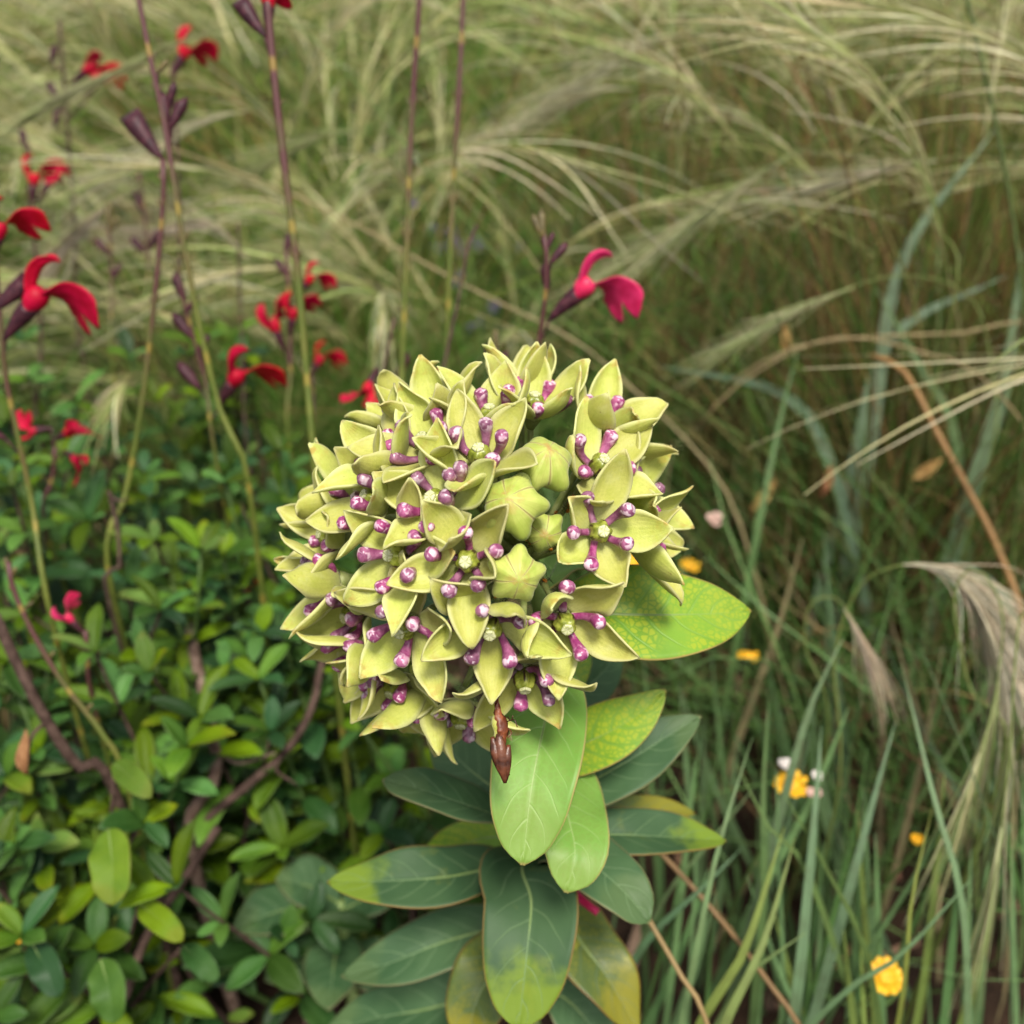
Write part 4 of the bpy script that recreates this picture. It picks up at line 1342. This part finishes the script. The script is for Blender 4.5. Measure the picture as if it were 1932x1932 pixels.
salvia_stalk('salvia stalk with a crimson flower in side view and a dark closed bud beside it',
    [(100, 1180, .385), (62, 960, .38), (38, 840, .372), (14, 730, .366), (4, 640, .36), (-6, 520, .356), (-8, 380, .352)], (.0013, .0008),
    [('flower', 8, 642, 46, 86, 12, 1, 10), ('calyx', -14, 590, 42, 84, 0, 1, 0), ('flower', -20, 505, 70, 60, 10, 1, 40), ('flower', 14, 830, 150, 50, 20, -1, 20)], [])
salvia_stalk('dark budding salvia spike with one bright red flower leaning right',
    [(404, 845, .43), (392, 740, .426), (366, 640, .42), (345, 560, .415), (336, 510, .412)], (.0011, .0007),
    [('flower', 412, 770, 52, 62, 24, 1, 34), ('bud', 380, 735, 130, 70, 0, 1, 0), ('bud', 366, 640, 128, 66, 0, 1, 0), ('bud', 376, 665, 60, 40, 0, 1, 0), ('bud', 350, 570, 110, 60, 0, 1, 0), ('bud', 352, 590, 55, 40, 0, 1, 0), ('budg', 340, 520, 95, 40, 0, 1, 0)], [])
salvia_stalk('blurred brown salvia stalk carrying pale red flowers and one deep red bloom',
    [(548, 860, .52), (548, 700, .51), (546, 580, .505), (540, 470, .50)], (.0013, .0009),
    [('flower', 560, 560, 50, 34, 10, 1, 30), ('flower', 540, 668, 110, 46, 20, 1, 60), ('flower', 548, 640, 80, 40, 20, 1, 40), ('bud', 540, 520, 120, 40, 0, 1, 0), ('bud', 540, 480, 80, 44, 0, 1, 0)], [])
salvia_stalk('short salvia stalk with two red flowers hanging close to the milkweed head',
    [(724, 900, .46), (716, 800, .455), (726, 690, .45), (744, 600, .447)], (.0010, .0007),
    [('flower', 712, 690, 250, 40, 20, 1, 40), ('flower', 738, 700, 262, 46, 15, -1, 30), ('bud', 750, 720, 70, 60, 0, 1, 0)], [], mat=M['twig_dark'])
salvia_stalk('small salvia stalk with a half hidden red flower behind the top of the milkweed head',
    [(800, 860, .47), (806, 790, .465), (818, 740, .46)], (.0010, .0007), [('flower', 806, 775, 70, 36, 10, 1, 60)], [])
salvia_stalk('salvia stalk low in the foliage with a scarlet flower of spread lobes',
    [(90, 1010, .46), (100, 900, .45), (104, 845, .444)], (.0012, .0008), [('flower', 102, 832, 20, 40, 30, 1, 70), ('flower', 120, 850, 330, 34, 30, 1, 20), ('flower', 98, 806, 190, 30, 0, 1, 0)], [])
salvia_stalk('faded far salvia stalk with a blurred red flower over the blond grass',
    [(70, 900, .62), (78, 640, .60), (62, 420, .58), (52, 270, .57)], (.0013, .0009), [('flower', 60, 392, 80, 44, 10, 1, 40), ('flower', 72, 380, 60, 36, 0, 1, 120), ('bud', 48, 280, 100, 40, 0, 1, 0)], [], mat=M['twig_dark'])
salvia_stalk('far salvia stalk with red flowers on dark calyces under the arching plume',
    [(150, 640, .64), (140, 420, .62), (128, 250, .60), (118, 120, .59), (112, 40, .585)], (.0013, .0009),
    [('flower', 135, 160, 40, 36, 5, 1, 30), ('flower', 162, 190, 62, 40, 5, 1, 0), ('bud', 112, 190, 120, 44, 0, 1, 0), ('bud', 104, 240, 80, 44, 0, 1, 0), ('bud', 96, 120, 75, 40, 0, 1, 0)], [], mat=M['twig_dark'])
salvia_stalk('far salvia stalk with a single red bloom beside the purple calyx cluster',
    [(345, 560, .62), (338, 380, .61), (330, 200, .60), (324, 120, .595)], (.0012, .0009), [('flower', 324, 150, 62, 46, 5, 1, 60), ('bud', 330, 210, 100, 40, 0, 1, 0)], [], mat=M['twig_dark'])
salvia_stalk('faded bud spike of a far salvia, brown green and without open flowers',
    [(214, 700, .58), (212, 560, .575), (208, 470, .57), (204, 400, .566)], (.0011, .0007), [('budg', 206, 430, 90, 50, 0, 1, 0), ('bud', 206, 480, 130, 42, 0, 1, 0), ('bud', 210, 530, 60, 40, 0, 1, 0), ('budg', 204, 440, 55, 38, 0, 1, 0)], [])
salvia_stalk('dim purple bud spike of a far salvia standing behind the crossed stalks',
    [(282, 640, .60), (280, 500, .595), (272, 400, .59), (262, 320, .585)], (.0011, .0007), [('bud', 270, 400, 110, 46, 0, 1, 0), ('bud', 276, 480, 130, 46, 0, 1, 0), ('bud', 282, 470, 60, 44, 0, 1, 0), ('budg', 262, 340, 90, 40, 0, 1, 0)], [])
salvia_stalk('bare brown far stalk standing between two sharper salvia stalks',
    [(468, 860, .56), (458, 680, .55), (452, 540, .545), (450, 425, .54)], (.0010, .0006), [('budg', 450, 440, 92, 24, 0, 1, 0)], [(455, 600)], mat=M['twig_dark'])
salvia_stalk('pink salvia flower cradled in bright green leaves',
    [(175, 1320, .40), (168, 1240, .39), (160, 1190, .385)], (.0010, .0008), [('flower_pink', 160, 1195, 128, 34, 20, 1, 50)], [])
salvia_stalk('small blurred red flower deep in the foliage left of the milkweed head',
    [(480, 1220, .48), (474, 1140, .475)], (.0010, .0007), [('flower', 470, 1150, 95, 24, 20, 1, 60)], [])
salvia_stalk('pale far red flower low over the blond grass near the milkweed head',
    [(592, 860, .60), (590, 740, .60), (588, 690, .60)], (.0010, .0007), [('flower', 584, 715, 60, 34, 10, 1, 20)], [])
salvia_stalk('purplish bud spike peeping out from behind the top petals of the milkweed',
    [(930, 800, .42), (932, 720, .418), (936, 650, .415)], (.0010, .0007), [('bud', 932, 690, 110, 44, 0, 1, 0), ('bud', 936, 700, 60, 44, 0, 1, 0), ('budg', 936, 660, 90, 40, 0, 1, 0)], [])
# spent stalk with dried calyces at the left edge
sp2 = [(240, 1480, .385), (190, 1380, .375), (120, 1290, .37), (60, 1190, .365), (25, 1110, .362), (15, 1060, .36)]
salvia_stalk('spent yellowish salvia stalk with small dry calyces at the leafy side', sp2, (.0013, .0008),
    [('budg', 15, 1075, 100, 26, 0, 1, 0), ('budg', 20, 1090, 60, 24, 0, 1, 0), ('budg', 30, 1120, 130, 22, 0, 1, 0), ('budg', 45, 1150, 40, 24, 0, 1, 0), ('budg', 62, 1195, 120, 22, 0, 1, 0), ('budg', 90, 1245, 50, 22, 0, 1, 0), ('budg', 125, 1300, 120, 24, 0, 1, 0), ('budg', 160, 1345, 50, 24, 0, 1, 0)], [])

# ---- bare twigs in the bush
def twig(label, pts, r, mat, side=()):
    p = [P(*q) for q in pts]
    e = p[-1].copy()
    e[2] = -.012
    if p[-1][2] > .015: p = p + [e]
    root = empty('twig', (e[0], e[1], 0), label, 'twig')
    c = spline(p, 40)
    a = np.linspace(0, 2 * np.pi, 9, endpoint=False)
    rr = np.linspace(r[0], r[1], 40)[:, None] * (1 + .12 * np.sin(a[None] * 3 + np.arange(40)[:, None] * .9))
    v, f, uv = tube(c, rr, 9)
    wpart('branch', v, f, mat, root, uv)
    for sdp in side:
        v, f, uv = tube(spline([P(*q) for q in sdp], 14), np.linspace(.0009, .0004, 14), 6)
        wpart('side_branch', v, f, mat, root, uv)

twig('pale tan twig standing bare in the dark gap of the bush', [(358, 1180, .45), (372, 1260, .435), (392, 1340, .425), (408, 1412, .42), (400, 1480, .42), (360, 1600, .425)], (.0022, .0030), M['twig'], [[(408, 1412, .42), (450, 1440, .415), (520, 1420, .41)]])
twig('reddish brown twig leaning out at the leafy side', [(-10, 1160, .36), (40, 1270, .365), (90, 1360, .372), (150, 1450, .385), (220, 1500, .40)], (.0018, .0026), M['twig_dark'], [[(90, 1360, .372), (60, 1390, .366), (50, 1450, .36)]])
twig('dark twig slanting down from under the flower head', [(608, 1245, .43), (590, 1330, .425), (545, 1410, .42), (470, 1480, .42), (380, 1560, .42), (300, 1720, .425)], (.0014, .0028), M['twig_dark'], [[(545, 1410, .42), (520, 1450, .415), (560, 1480, .41)]])
twig('thin dark twig curving through the lowest shoots', [(410, 1560, .40), (360, 1640, .40), (280, 1760, .402), (240, 1870, .405), (220, 1960, .41)], (.0016, .0022), M['twig_dark'])
twig('forked dry twig top sticking out of the foliage', [(205, 925, .41), (222, 1000, .412), (225, 1080, .415), (212, 1160, .42)], (.0008, .0012), M['twig_dark'], [[(207, 935, .41), (225, 945, .407), (245, 940, .405)]])

# ------------------------------------------------------------------ things on the grassy side
def blade_mesh(pts, w, mat, parent, name='blade', col=None, keel=.35, tip=.06, base=.55):
    c = spline(pts, 22)
    t = nrm(np.gradient(c, axis=0))
    n0 = nrm(-FW + RNG.normal(size=3) * .35)
    S = nrm(np.cross(np.broadcast_to(n0, t.shape), t))
    N_ = np.cross(t, S)
    s = np.linspace(0, 1, 22)
    hw = w / 2 * prof(s, [0, .2, .55, .85, 1], [base, .9, 1, .6, tip])
    q = np.linspace(-1, 1, 5)
    grd = c[:, None] + S[:, None] * (hw[:, None] * q[None])[..., None] + N_[:, None] * (keel * hw[:, None] * np.abs(q)[None])[..., None]
    v, f, uv = shell(grd, .00025)
    cc = np.broadcast_to(np.array(col), (len(v), 3)) if col is not None else None
    return wpart(name, v, f, mat, parent, uv, cc)

def tuft(label, gx_, gy_, specs, jitter):
    b = G(gx_, gy_)
    root = empty('grass_tuft', (b[0], b[1], 0), label, 'grass')
    for (p0, p1, p2, w, col) in specs:
        q0, q1 = P(*p0), P(*p1)
        dr = nrm(q0 - q1) * .6 + np.array([0, 0, -.6])
        a = q0 + dr * ((q0[2] + .012) / -dr[2])
        pts = [a, (a + q0) / 2 + (q0 - q1) * .03, q0, q1, P(*p2)]
        blade_mesh(pts, 1.15 * w * pxm(p1[2]), M['grass'], root, 'blade', col)
    return root

BG = [(.12, .24, .08), (.17, .30, .12), (.09, .19, .05), (.23, .32, .075), (.15, .27, .10)]
def auto(n, x0, x1, y0, y1, d, lean, w=(7, 16), cols_=BG):
    sp = []
    for _ in range(n):
        x, y = random.uniform(x0, x1), random.uniform(y0, y1)
        l = random.gauss(*lean)
        dd = d + random.uniform(-.03, .03)
        p1 = (x - l * .35, y + 190, dd + .01)
        p0 = (x - l * .9, y + 420, dd + .03)
        c = np.array(random.choice(cols_)) * random.uniform(.75, 1.2)
        sp.append((p0, p1, (x, y, dd), random.uniform(*w), c))
    return sp

# blades one can follow in the lower right
tuft('bright tuft of long upright grass blades with yellow daisies among them', 1580, 2150, [
    ((1300, 1860, .335), (1355, 1600, .335), (1420, 1390, .345), 13, (.15, .24, .095)),
    ((1480, 1500, .40), (1530, 1330, .39), (1590, 1205, .385), 20, (.16, .24, .12)),
    ((1500, 1900, .37), (1535, 1560, .365), (1550, 1370, .37), 20, (.14, .23, .115)),
    ((1590, 1720, .38), (1650, 1500, .375), (1690, 1360, .375), 19, (.13, .21, .11)),
    ((1440, 1700, .39), (1440, 1500, .385), (1450, 1320, .385), 14, (.11, .19, .06)),
    ((1530, 1660, .375), (1450, 1560, .375), (1390, 1440, .38), 12, (.15, .24, .07)),
    ((1640, 1820, .37), (1560, 1640, .37), (1480, 1500, .37), 12, (.14, .22, .06)),
    ((1560, 1900, .35), (1700, 1800, .345), (1830, 1660, .345), 18, (.14, .24, .11)),
    ((1380, 1880, .36), (1420, 1830, .35), (1520, 1760, .345), 16, (.18, .26, .09)),
    ((1320, 1930, .36), (1400, 1800, .355), (1480, 1560, .36), 22, (.20, .26, .06)),
    ((1360, 1950, .35), (1440, 1780, .35), (1500, 1580, .355), 18, (.19, .25, .07)),
    ((1820, 1750, .36), (1760, 1500, .365), (1700, 1250, .38), 13, (.15, .24, .11)),
    ((1900, 1700, .37), (1830, 1450, .37), (1740, 1230, .38), 12, (.14, .22, .10)),
    ((1700, 1900, .35), (1720, 1700, .345), (1760, 1520, .35), 9, (.22, .26, .05)),
    ((1250, 1700, .40), (1330, 1600, .39), (1420, 1490, .39), 10, (.16, .24, .10)),
    ((1210, 1790, .38), (1310, 1690, .37), (1400, 1600, .37), 15, (.10, .19, .09)),
] + auto(44, 1280, 1980, 1300, 1800, .41, (20, 90), (8, 18)), .035)
tuft('dim grass tuft in the shade at the foot of the milkweed', 1330, 1700, auto(26, 1180, 1560, 1230, 1560, .50, (-30, 110), (6, 13), [(.06, .12, .04), (.08, .15, .05), (.10, .17, .07)]), .05)
tuft('tangled grass tuft under the drooping pale plume', 1800, 1800, auto(30, 1500, 2000, 1000, 1500, .50, (-40, 130), (6, 13), [(.08, .15, .045), (.12, .19, .06), (.24, .20, .10), (.10, .17, .08)]), .05)
tuft('wide glaucous grass blades leaning over the feather grass', 1760, 1320, [
    ((1640, 850, .62), (1700, 500, .60), (1880, 240, .58), 22, (.19, .27, .16)),
    ((1600, 900, .62), (1680, 640, .61), (1900, 520, .60), 22, (.18, .26, .16)),
    ((1840, 900, .60), (1900, 700, .585), (1928, 470, .575), 26, (.17, .25, .13)),
    ((1560, 860, .60), (1470, 740, .59), (1240, 690, .58), 20, (.17, .26, .16)),
    ((1800, 820, .60), (1740, 700, .59), (1650, 540, .58), 17, (.14, .22, .09)),
    ((1920, 1180, .52), (1850, 1080, .52), (1790, 1060, .52), 22, (.17, .24, .16)),
    ((1420, 1050, .56), (1470, 800, .56), (1510, 640, .56), 12, (.09, .17, .05)),
], .03)

def stalk_thing(name, label, cat, pts, r, col, group=None, m=6):
    p = [P(*q) for q in pts]
    dr = nrm(p[0] - p[1]) * .7 + np.array([0, 0, -.5])
    b = p[0] + dr * ((p[0][2] + .012) / -dr[2]) if dr[2] < -.1 else p[0] * np.array([1, 1, 0])
    if p[0][2] > .01: p = [b, (b + p[0]) / 2 + (p[0] - p[1]) * .04] + p
    c = spline(p, 36)
    root = empty(name, (b[0], b[1], 0), label, cat, group)
    v, f, uv = tube(c, np.linspace(r[0], r[1], 36), m)
    wpart('stalk', v, f, M['grass'], root, uv, np.broadcast_to(np.array(col), (len(v), 3)))
    return root, c

# dry straw stalks on the right
for lab, pts, r, col in [
    ('thick orange tan straw stalk bent at a joint right of the broad leaf', [(1935, 1200, .50), (1880, 1030, .505), (1830, 930, .51), (1770, 820, .52), (1705, 700, .53), (1640, 670, .54)], (.0024, .0016), (.34, .19, .07)),
    ('thin dry straw slanting beside the milkweed head', [(1400, 1000, .56), (1330, 870, .555), (1200, 740, .55), (1080, 640, .55), (880, 540, .555), (560, 370, .57), (180, 230, .60)], (.0009, .0006), (.38, .31, .16)),
    ('fine green grass culm crossing behind the crimson flower', [(1500, 900, .60), (1200, 700, .56), (1010, 560, .54), (850, 380, .52), (640, 120, .50), (520, 20, .49)], (.0007, .0004), (.17, .26, .07)),
    ('brown straw stalk lying low under the yellow daisies', [(1540, 2000, .36), (1440, 1840, .365), (1330, 1700, .37), (1200, 1560, .385)], (.0012, .0009), (.26, .16, .07)),
    ('pale straw stalk poking out under the bottom milkweed leaf', [(1340, 1950, .325), (1290, 1850, .325), (1215, 1720, .33)], (.0010, .0008), (.36, .25, .11)),
    ('dark green grass culm standing at the far side of the plumes', [(1935, 720, .50), (1920, 480, .495), (1880, 240, .49), (1825, 0, .485), (1815, -50, .484)], (.0012, .0009), (.075, .115, .025)),
    ('reddish brown straw leaning in the tall feather grass', [(1780, 800, .64), (1660, 460, .64), (1500, 140, .64), (1400, 20, .64)], (.0012, .0008), (.24, .13, .045)),
    ('curved dry blade arching over the brown litter', [(1900, 760, .54), (1720, 660, .55), (1560, 640, .55), (1400, 720, .55), (1320, 800, .56)], (.0011, .0006), (.37, .28, .14)),
    ('long level straw in front of the reddish litter', [(2050, 640, .56), (1800, 630, .56), (1520, 650, .56), (1380, 720, .565)], (.0012, .0008), (.37, .29, .14)),
    ('thin violet grey culm hanging over the upper grass', [(1780, 480, .58), (1700, 330, .58), (1600, 240, .585), (1400, 180, .59)], (.0007, .0004), (.30, .27, .12)),
]:
    stalk_thing('dry_stalk' if 'green' not in lab else 'grass_culm', lab, 'grass stalk', pts, r, col)

def plume(label, pts, n, spread, lenpx, droop, palette, stalk_from=0):
    """stalk rising from the ground and an arching head of fine awns"""
    p = [P(*q) for q in pts]
    b = p[0].copy(); b[2] = -.012
    root = empty('feather_grass', (b[0], b[1], 0), label, 'grass plume')
    c = spline([b] + p, 60)
    v, f, uv = tube(c, np.linspace(.0009, .0003, 60), 5)
    wpart('stalk', v, f, M['grass'], root, uv, np.broadcast_to(np.array((.18, .23, .06)), (len(v), 3)))
    head = spline(p[stalk_from:], 40)
    A = plume_strands(head, n, spread, lenpx * pxm(pts[-1][2]), droop)
    v, f = prisms(A, RNG.uniform(.0004, .0009, n), .25)
    o = wpart('awns', v, f, M['awn'], root, None, cols(palette, [1] * len(palette), n, 10, 3))
    o['kind'] = 'stuff'
    return root

PALE = [(.56, .52, .34), (.62, .58, .42), (.46, .46, .24)]
GRN = [(.36, .41, .17), (.46, .46, .24), (.55, .52, .32), (.28, .34, .11)]
TANP = [(.56, .46, .32), (.50, .38, .25), (.62, .55, .42)]
plume('long arching green plume sweeping down from a high bend over brown stems', [(1790, 620, .50), (1770, 430, .50), (1710, 270, .50), (1640, 240, .50), (1520, 280, .50), (1400, 350, .50), (1260, 450, .50)], 150, .11, 200, .12, GRN, 3)
plume('second green plume arching just below the longest one', [(1860, 900, .52), (1870, 700, .52), (1830, 560, .52), (1700, 520, .52), (1560, 560, .52), (1420, 630, .52)], 100, .11, 190, .1, GRN, 3)
plume('loose open plume with widely spread awns at the far side', [(1960, 600, .55), (1935, 420, .55), (1860, 300, .55), (1720, 310, .55), (1560, 350, .55)], 60, .16, 230, .05, PALE, 2)
plume('cream drooping plume hanging like a brush above the grass blades', [(1580, 1500, .45), (1575, 1240, .44), (1620, 1110, .43), (1690, 1068, .42), (1770, 1072, .415), (1830, 1120, .41), (1875, 1200, .405)], 230, .20, 340, .55, [(.66, .58, .42), (.58, .50, .34), (.72, .67, .52)], 2)
plume('tan plume folded down beside the cream brush plume', [(1560, 1400, .46), (1520, 1220, .455), (1530, 1140, .45), (1580, 1130, .45), (1620, 1190, .445)], 50, .14, 190, .9, TANP, 3)
plume('greenish plume of straight awns falling among the lower blades', [(1890, 1450, .40), (1830, 1300, .40), (1800, 1130, .40), (1840, 1070, .395), (1890, 1150, .39), (1880, 1300, .385), (1850, 1420, .38)], 70, .09, 330, .9, GRN, 4)
plume('pale green plume hanging straight down at the lower grass edge', [(1960, 1300, .38), (1930, 1150, .38), (1915, 1250, .375), (1905, 1420, .37), (1890, 1560, .365)], 60, .07, 360, .9, GRN, 2)
plume('high thin plume arching over the far red flowers', [(1000, 480, .62), (960, 250, .58), (800, 110, .55), (560, 50, .53), (400, 60, .52), (250, 120, .52), (80, 200, .52)], 70, .08, 210, .15, GRN, 3)
plume('blond plume tangled across the red flower at the grassy end', [(420, 640, .66), (400, 420, .65), (330, 330, .64), (220, 380, .63), (120, 470, .62)], 80, .20, 260, .15, TANP, 2)
plume('whitish plume fanning out below the arching thin plume', [(700, 520, .64), (660, 300, .63), (560, 200, .62), (420, 220, .61), (280, 290, .60)], 70, .15, 260, .1, PALE, 2)
plume('straw plume leaning through the middle of the far grass', [(1420, 620, .72), (1380, 330, .70), (1280, 180, .69), (1140, 170, .68), (1000, 230, .68)], 80, .16, 240, .1, PALE, 2)
plume('silvery green plume bending beside the slim stalks', [(900, 620, .70), (860, 400, .68), (760, 260, .67), (640, 250, .66), (520, 300, .66)], 70, .14, 220, .1, GRN, 2)
plume('bushy straw plume at the upper side of the tall grass', [(1560, 400, .74), (1500, 160, .72), (1400, 60, .71), (1260, 70, .70), (1120, 140, .70)], 80, .14, 240, .1, PALE, 2)
plume('short blond plume with loose awns low in the far grass', [(560, 760, .68), (520, 560, .66), (420, 440, .65), (300, 440, .64)], 80, .22, 240, .1, TANP, 1)
plume('pale plume curving low behind the crimson flower', [(1500, 800, .62), (1470, 560, .61), (1380, 430, .60), (1260, 430, .60), (1130, 520, .60)], 60, .14, 190, .15, GRN, 2)

# ---- daisies
def daisy(label, px, py, d, dia, face, nray, open_=1.0, bud_=False):
    c = P(px, py, d)
    ax = CV(*face)
    g_ = G(px + random.uniform(-30, 30), py + 260)
    g_ = np.array([c[0] + random.gauss(0, .02), c[1] + .02, -.012])
    root = empty('yellow_daisy', (g_[0], g_[1], 0), label, 'flower')
    rad = dia / 2 * pxm(d)
    org = np.array(root.location)
    st = spline([g_, (g_ + c) / 2 + RNG.normal(size=3) * .008, c - ax * rad * .9, c - ax * rad * .3], 16)
    v, f, uv = tube(st, np.linspace(.0010, .0007, 16), 6)
    wpart('stem', v, f, M['dgreen'], root, uv)
    Mb = basis(ax, random.uniform(0, 6), c)
    B = np.array(Mb.to_3x3())
    def tw(v): return (v @ B.T) + c
    v, f, uv = lathe(np.array([-.45, -.40, -.2, .0, .05]) * rad, np.array([.10, .28, .48, .52, .1]) * rad, 14)
    wpart('green_cup', tw(v), f, M['dgreen'], root, uv)
    a = np.arange(24)
    v, f, uv = lathe(np.array([0, .10, .24, .36, .42, .44]) * rad, np.array([.54, .56, .50, .34, .16, .02]) * rad, 24, lambda z, a: 1 + .05 * np.cos(12 * a + z / rad * 30))
    wpart('disc', tw(v), f, M['yellow_disc'], root, uv)
    for k in range(nray):
        a = k * 2 * math.pi / nray + random.gauss(0, .08)
        L_ = rad * random.uniform(.50, .62)
        s = np.linspace(0, 1, 7)
        q = np.linspace(-1, 1, 5)
        el = (R(70) if bud_ else R(random.uniform(-10, 35)))
        hw = rad * .22 * prof(s, [0, .4, .8, 1], [.5, 1, .95, .5])
        x = rad * .45 + L_ * s * math.cos(el)
        z = rad * .05 + L_ * s * math.sin(el)
        grd = np.stack([np.broadcast_to(x[:, None], (7, 5)), hw[:, None] * q[None], z[:, None] - .2 * hw[:, None] * q[None] ** 2 - .05 * rad * (s[:, None] ** 3)], -1)
        ca, sa = math.cos(a), math.sin(a)
        grd = np.stack([grd[..., 0] * ca - grd[..., 1] * sa, grd[..., 0] * sa + grd[..., 1] * ca, grd[..., 2]], -1)
        v, f, uv = shell(grd, .0002)
        wpart('ray', tw(v), f, M['yellow'], root, uv)

daisy('yellow daisy with white petals caught beside it among the blades', 1492, 1482, .42, 66, (-.1, .75, .6), 11)
daisy('yellow daisy crossed by a slanting grass blade near the soil', 1670, 1842, .385, 70, (.1, .5, .85), 12)
daisy('flattened yellow daisy by itself below the mottled broad leaf', 1413, 1240, .50, 46, (.05, .95, .3), 10)
daisy('half open yellow daisy bud on a thin green stem', 1730, 1588, .40, 36, (-.15, .9, .4), 8, bud_=True)
daisy('blurred yellow daisy peeping over the edge of the broad leaf', 1190, 1062, .52, 62, (0, .8, .6), 11)
daisy('small blurred yellow daisy right of the milkweed petals', 1302, 1068, .55, 40, (.1, .8, .6), 10)
daisy('tiny blurred yellow daisy just above the broad leaf', 1268, 1088, .54, 34, (0, .8, .6), 9)
daisy('little yellow flower low in the leafy shade', 38, 1775, .39, 24, (0, .8, .6), 7, bud_=True)

def scrap(label, cat, name, px, py, d, sz, mat, n=4):
    c = P(px, py, d)
    root = empty(name, c, label, cat)
    r = sz / 2 * pxm(d)
    for k in range(n):
        a = k * 2.4
        s = np.linspace(0, 1, 6)
        q = np.linspace(-1, 1, 5)
        el = random.uniform(.1, 1.1)
        hw = r * .55 * prof(s, [0, .5, 1], [.3, 1, .3])
        grd = np.stack([np.broadcast_to((r * s * math.cos(el))[:, None], (6, 5)), hw[:, None] * q[None], (r * s * math.sin(el))[:, None] + .35 * hw[:, None] * q[None] ** 2], -1)
        ca, sa = math.cos(a), math.sin(a)
        grd = np.stack([grd[..., 0] * ca - grd[..., 1] * sa, grd[..., 0] * sa + grd[..., 1] * ca, grd[..., 2]], -1)
        v, f, uv = shell(grd, .0002)
        wpart('petal', v + c, f, mat, root, uv)
scrap('white papery petals lodged on top of the yellow daisy', 'petal', 'dry_petals', 1481, 1447, .417, 34, M['white'])
scrap('white papery scrap right beside the yellow daisy', 'petal', 'dry_petals', 1540, 1468, .42, 30, M['white'])
scrap('pinkish papery scrap below the white one', 'petal', 'dry_petals', 1536, 1504, .415, 40, M['pinkish'])
scrap('whitish blurred scrap caught in the grass right of the milkweed head', 'petal', 'dry_petals', 1348, 985, .52, 40, M['pinkish'])

# ---- violet flowers far behind
def violet(label, px, py, d, n, spread):
    c = P(px, py, d)
    root = empty('violet_flower', (c[0], c[1], 0), label, 'flower')
    v, f, uv = tube(spline([[c[0], c[1], -.012], [c[0] + .01, c[1], c[2] * .5], c], 12), .0012, 6)
    wpart('stem', v, f, M['dgreen'], root, uv)
    for k in range(n):
        q = c + np.array([random.gauss(0, spread), random.gauss(0, spread), random.gauss(0, spread) - spread * .5])
        s = np.linspace(0, 1, 6)
        w = np.linspace(-1, 1, 5)
        dr = nrm(RNG.normal(size=3) + np.array([0, -.5, .5]))
        sd2 = nrm(np.cross(dr, RNG.normal(size=3)))
        nn = np.cross(dr, sd2)
        hw = .0065 * prof(s, [0, .5, 1], [.3, 1, .4])
        grd = q + dr[None, None] * (s * .016)[:, None, None] + sd2[None, None] * (hw[:, None] * w[None])[..., None] + nn[None, None] * (.3 * hw[:, None] * w[None] ** 2)[..., None]
        v, f, uv = shell(grd, .0003)
        wpart('petal', v, f, M['violet'], root, uv)
violet('violet flower blurred beside the straight salvia stalk', 825, 432, .95, 7, .012)
violet('violet flowers blurred between the slim stalk and the crimson flower', 905, 470, .98, 8, .018)
violet('faint violet flower high beside the straight stalk', 782, 345, 1.0, 5, .010)
violet('pale violet flower low beside the hooked brown stalk', 875, 575, .88, 5, .014)

# ---- dry leaves on the litter
def dry_leaf(label, px, py, d, L_, ang, group=None):
    c = P(px, py, d)
    s = np.linspace(0, 1, 9)
    q = np.linspace(-1, 1, 7)
    l = L_ * pxm(d)
    hw = l * .13 * prof(s, [0, .3, .7, 1], [.2, 1, .8, .05])
    el = .3 + 1.2 * s
    a = R(ang)
    dx = RT * math.cos(a) + UP * math.sin(a)
    pth = c[None] + dx[None] * (l * (s - .5))[:, None] - FW[None] * (.12 * l * np.sin(s * 5))[:, None]
    sd2 = nrm(np.cross(dx, FW))
    grd = pth[:, None] + sd2[None, None] * (hw[:, None] * q[None])[..., None] - FW[None, None] * (.8 * hw[:, None] * q[None] ** 2)[..., None]
    v, f, uv = shell(grd, .0004)
    o = link('dry_leaf', mesh('dry_leaf', v - c, f, M['dryleaf'], uv))
    o.location = c
    tag(o, label, 'dead leaf', group)
for (lab, x, y, d, l, a) in [('curled orange brown dead leaf hanging by the joint of the bent straw', 1748, 885, .58, 80, 30), ('small brown dead leaf standing on edge left of the bent straw', 1560, 905, .60, 70, 70),
                        ('narrow brown dead leaf low between the broad leaf and the straw', 1440, 935, .62, 80, 50), ('faded tan dead leaf high in the tall brown grass', 1480, 640, .68, 70, 85)]:
    dry_leaf(lab, x, y, d, l, a)
dry_leaf('twisted rust red dead leaf hanging on the reddish twig', 48, 1420, .362, 84, 95)
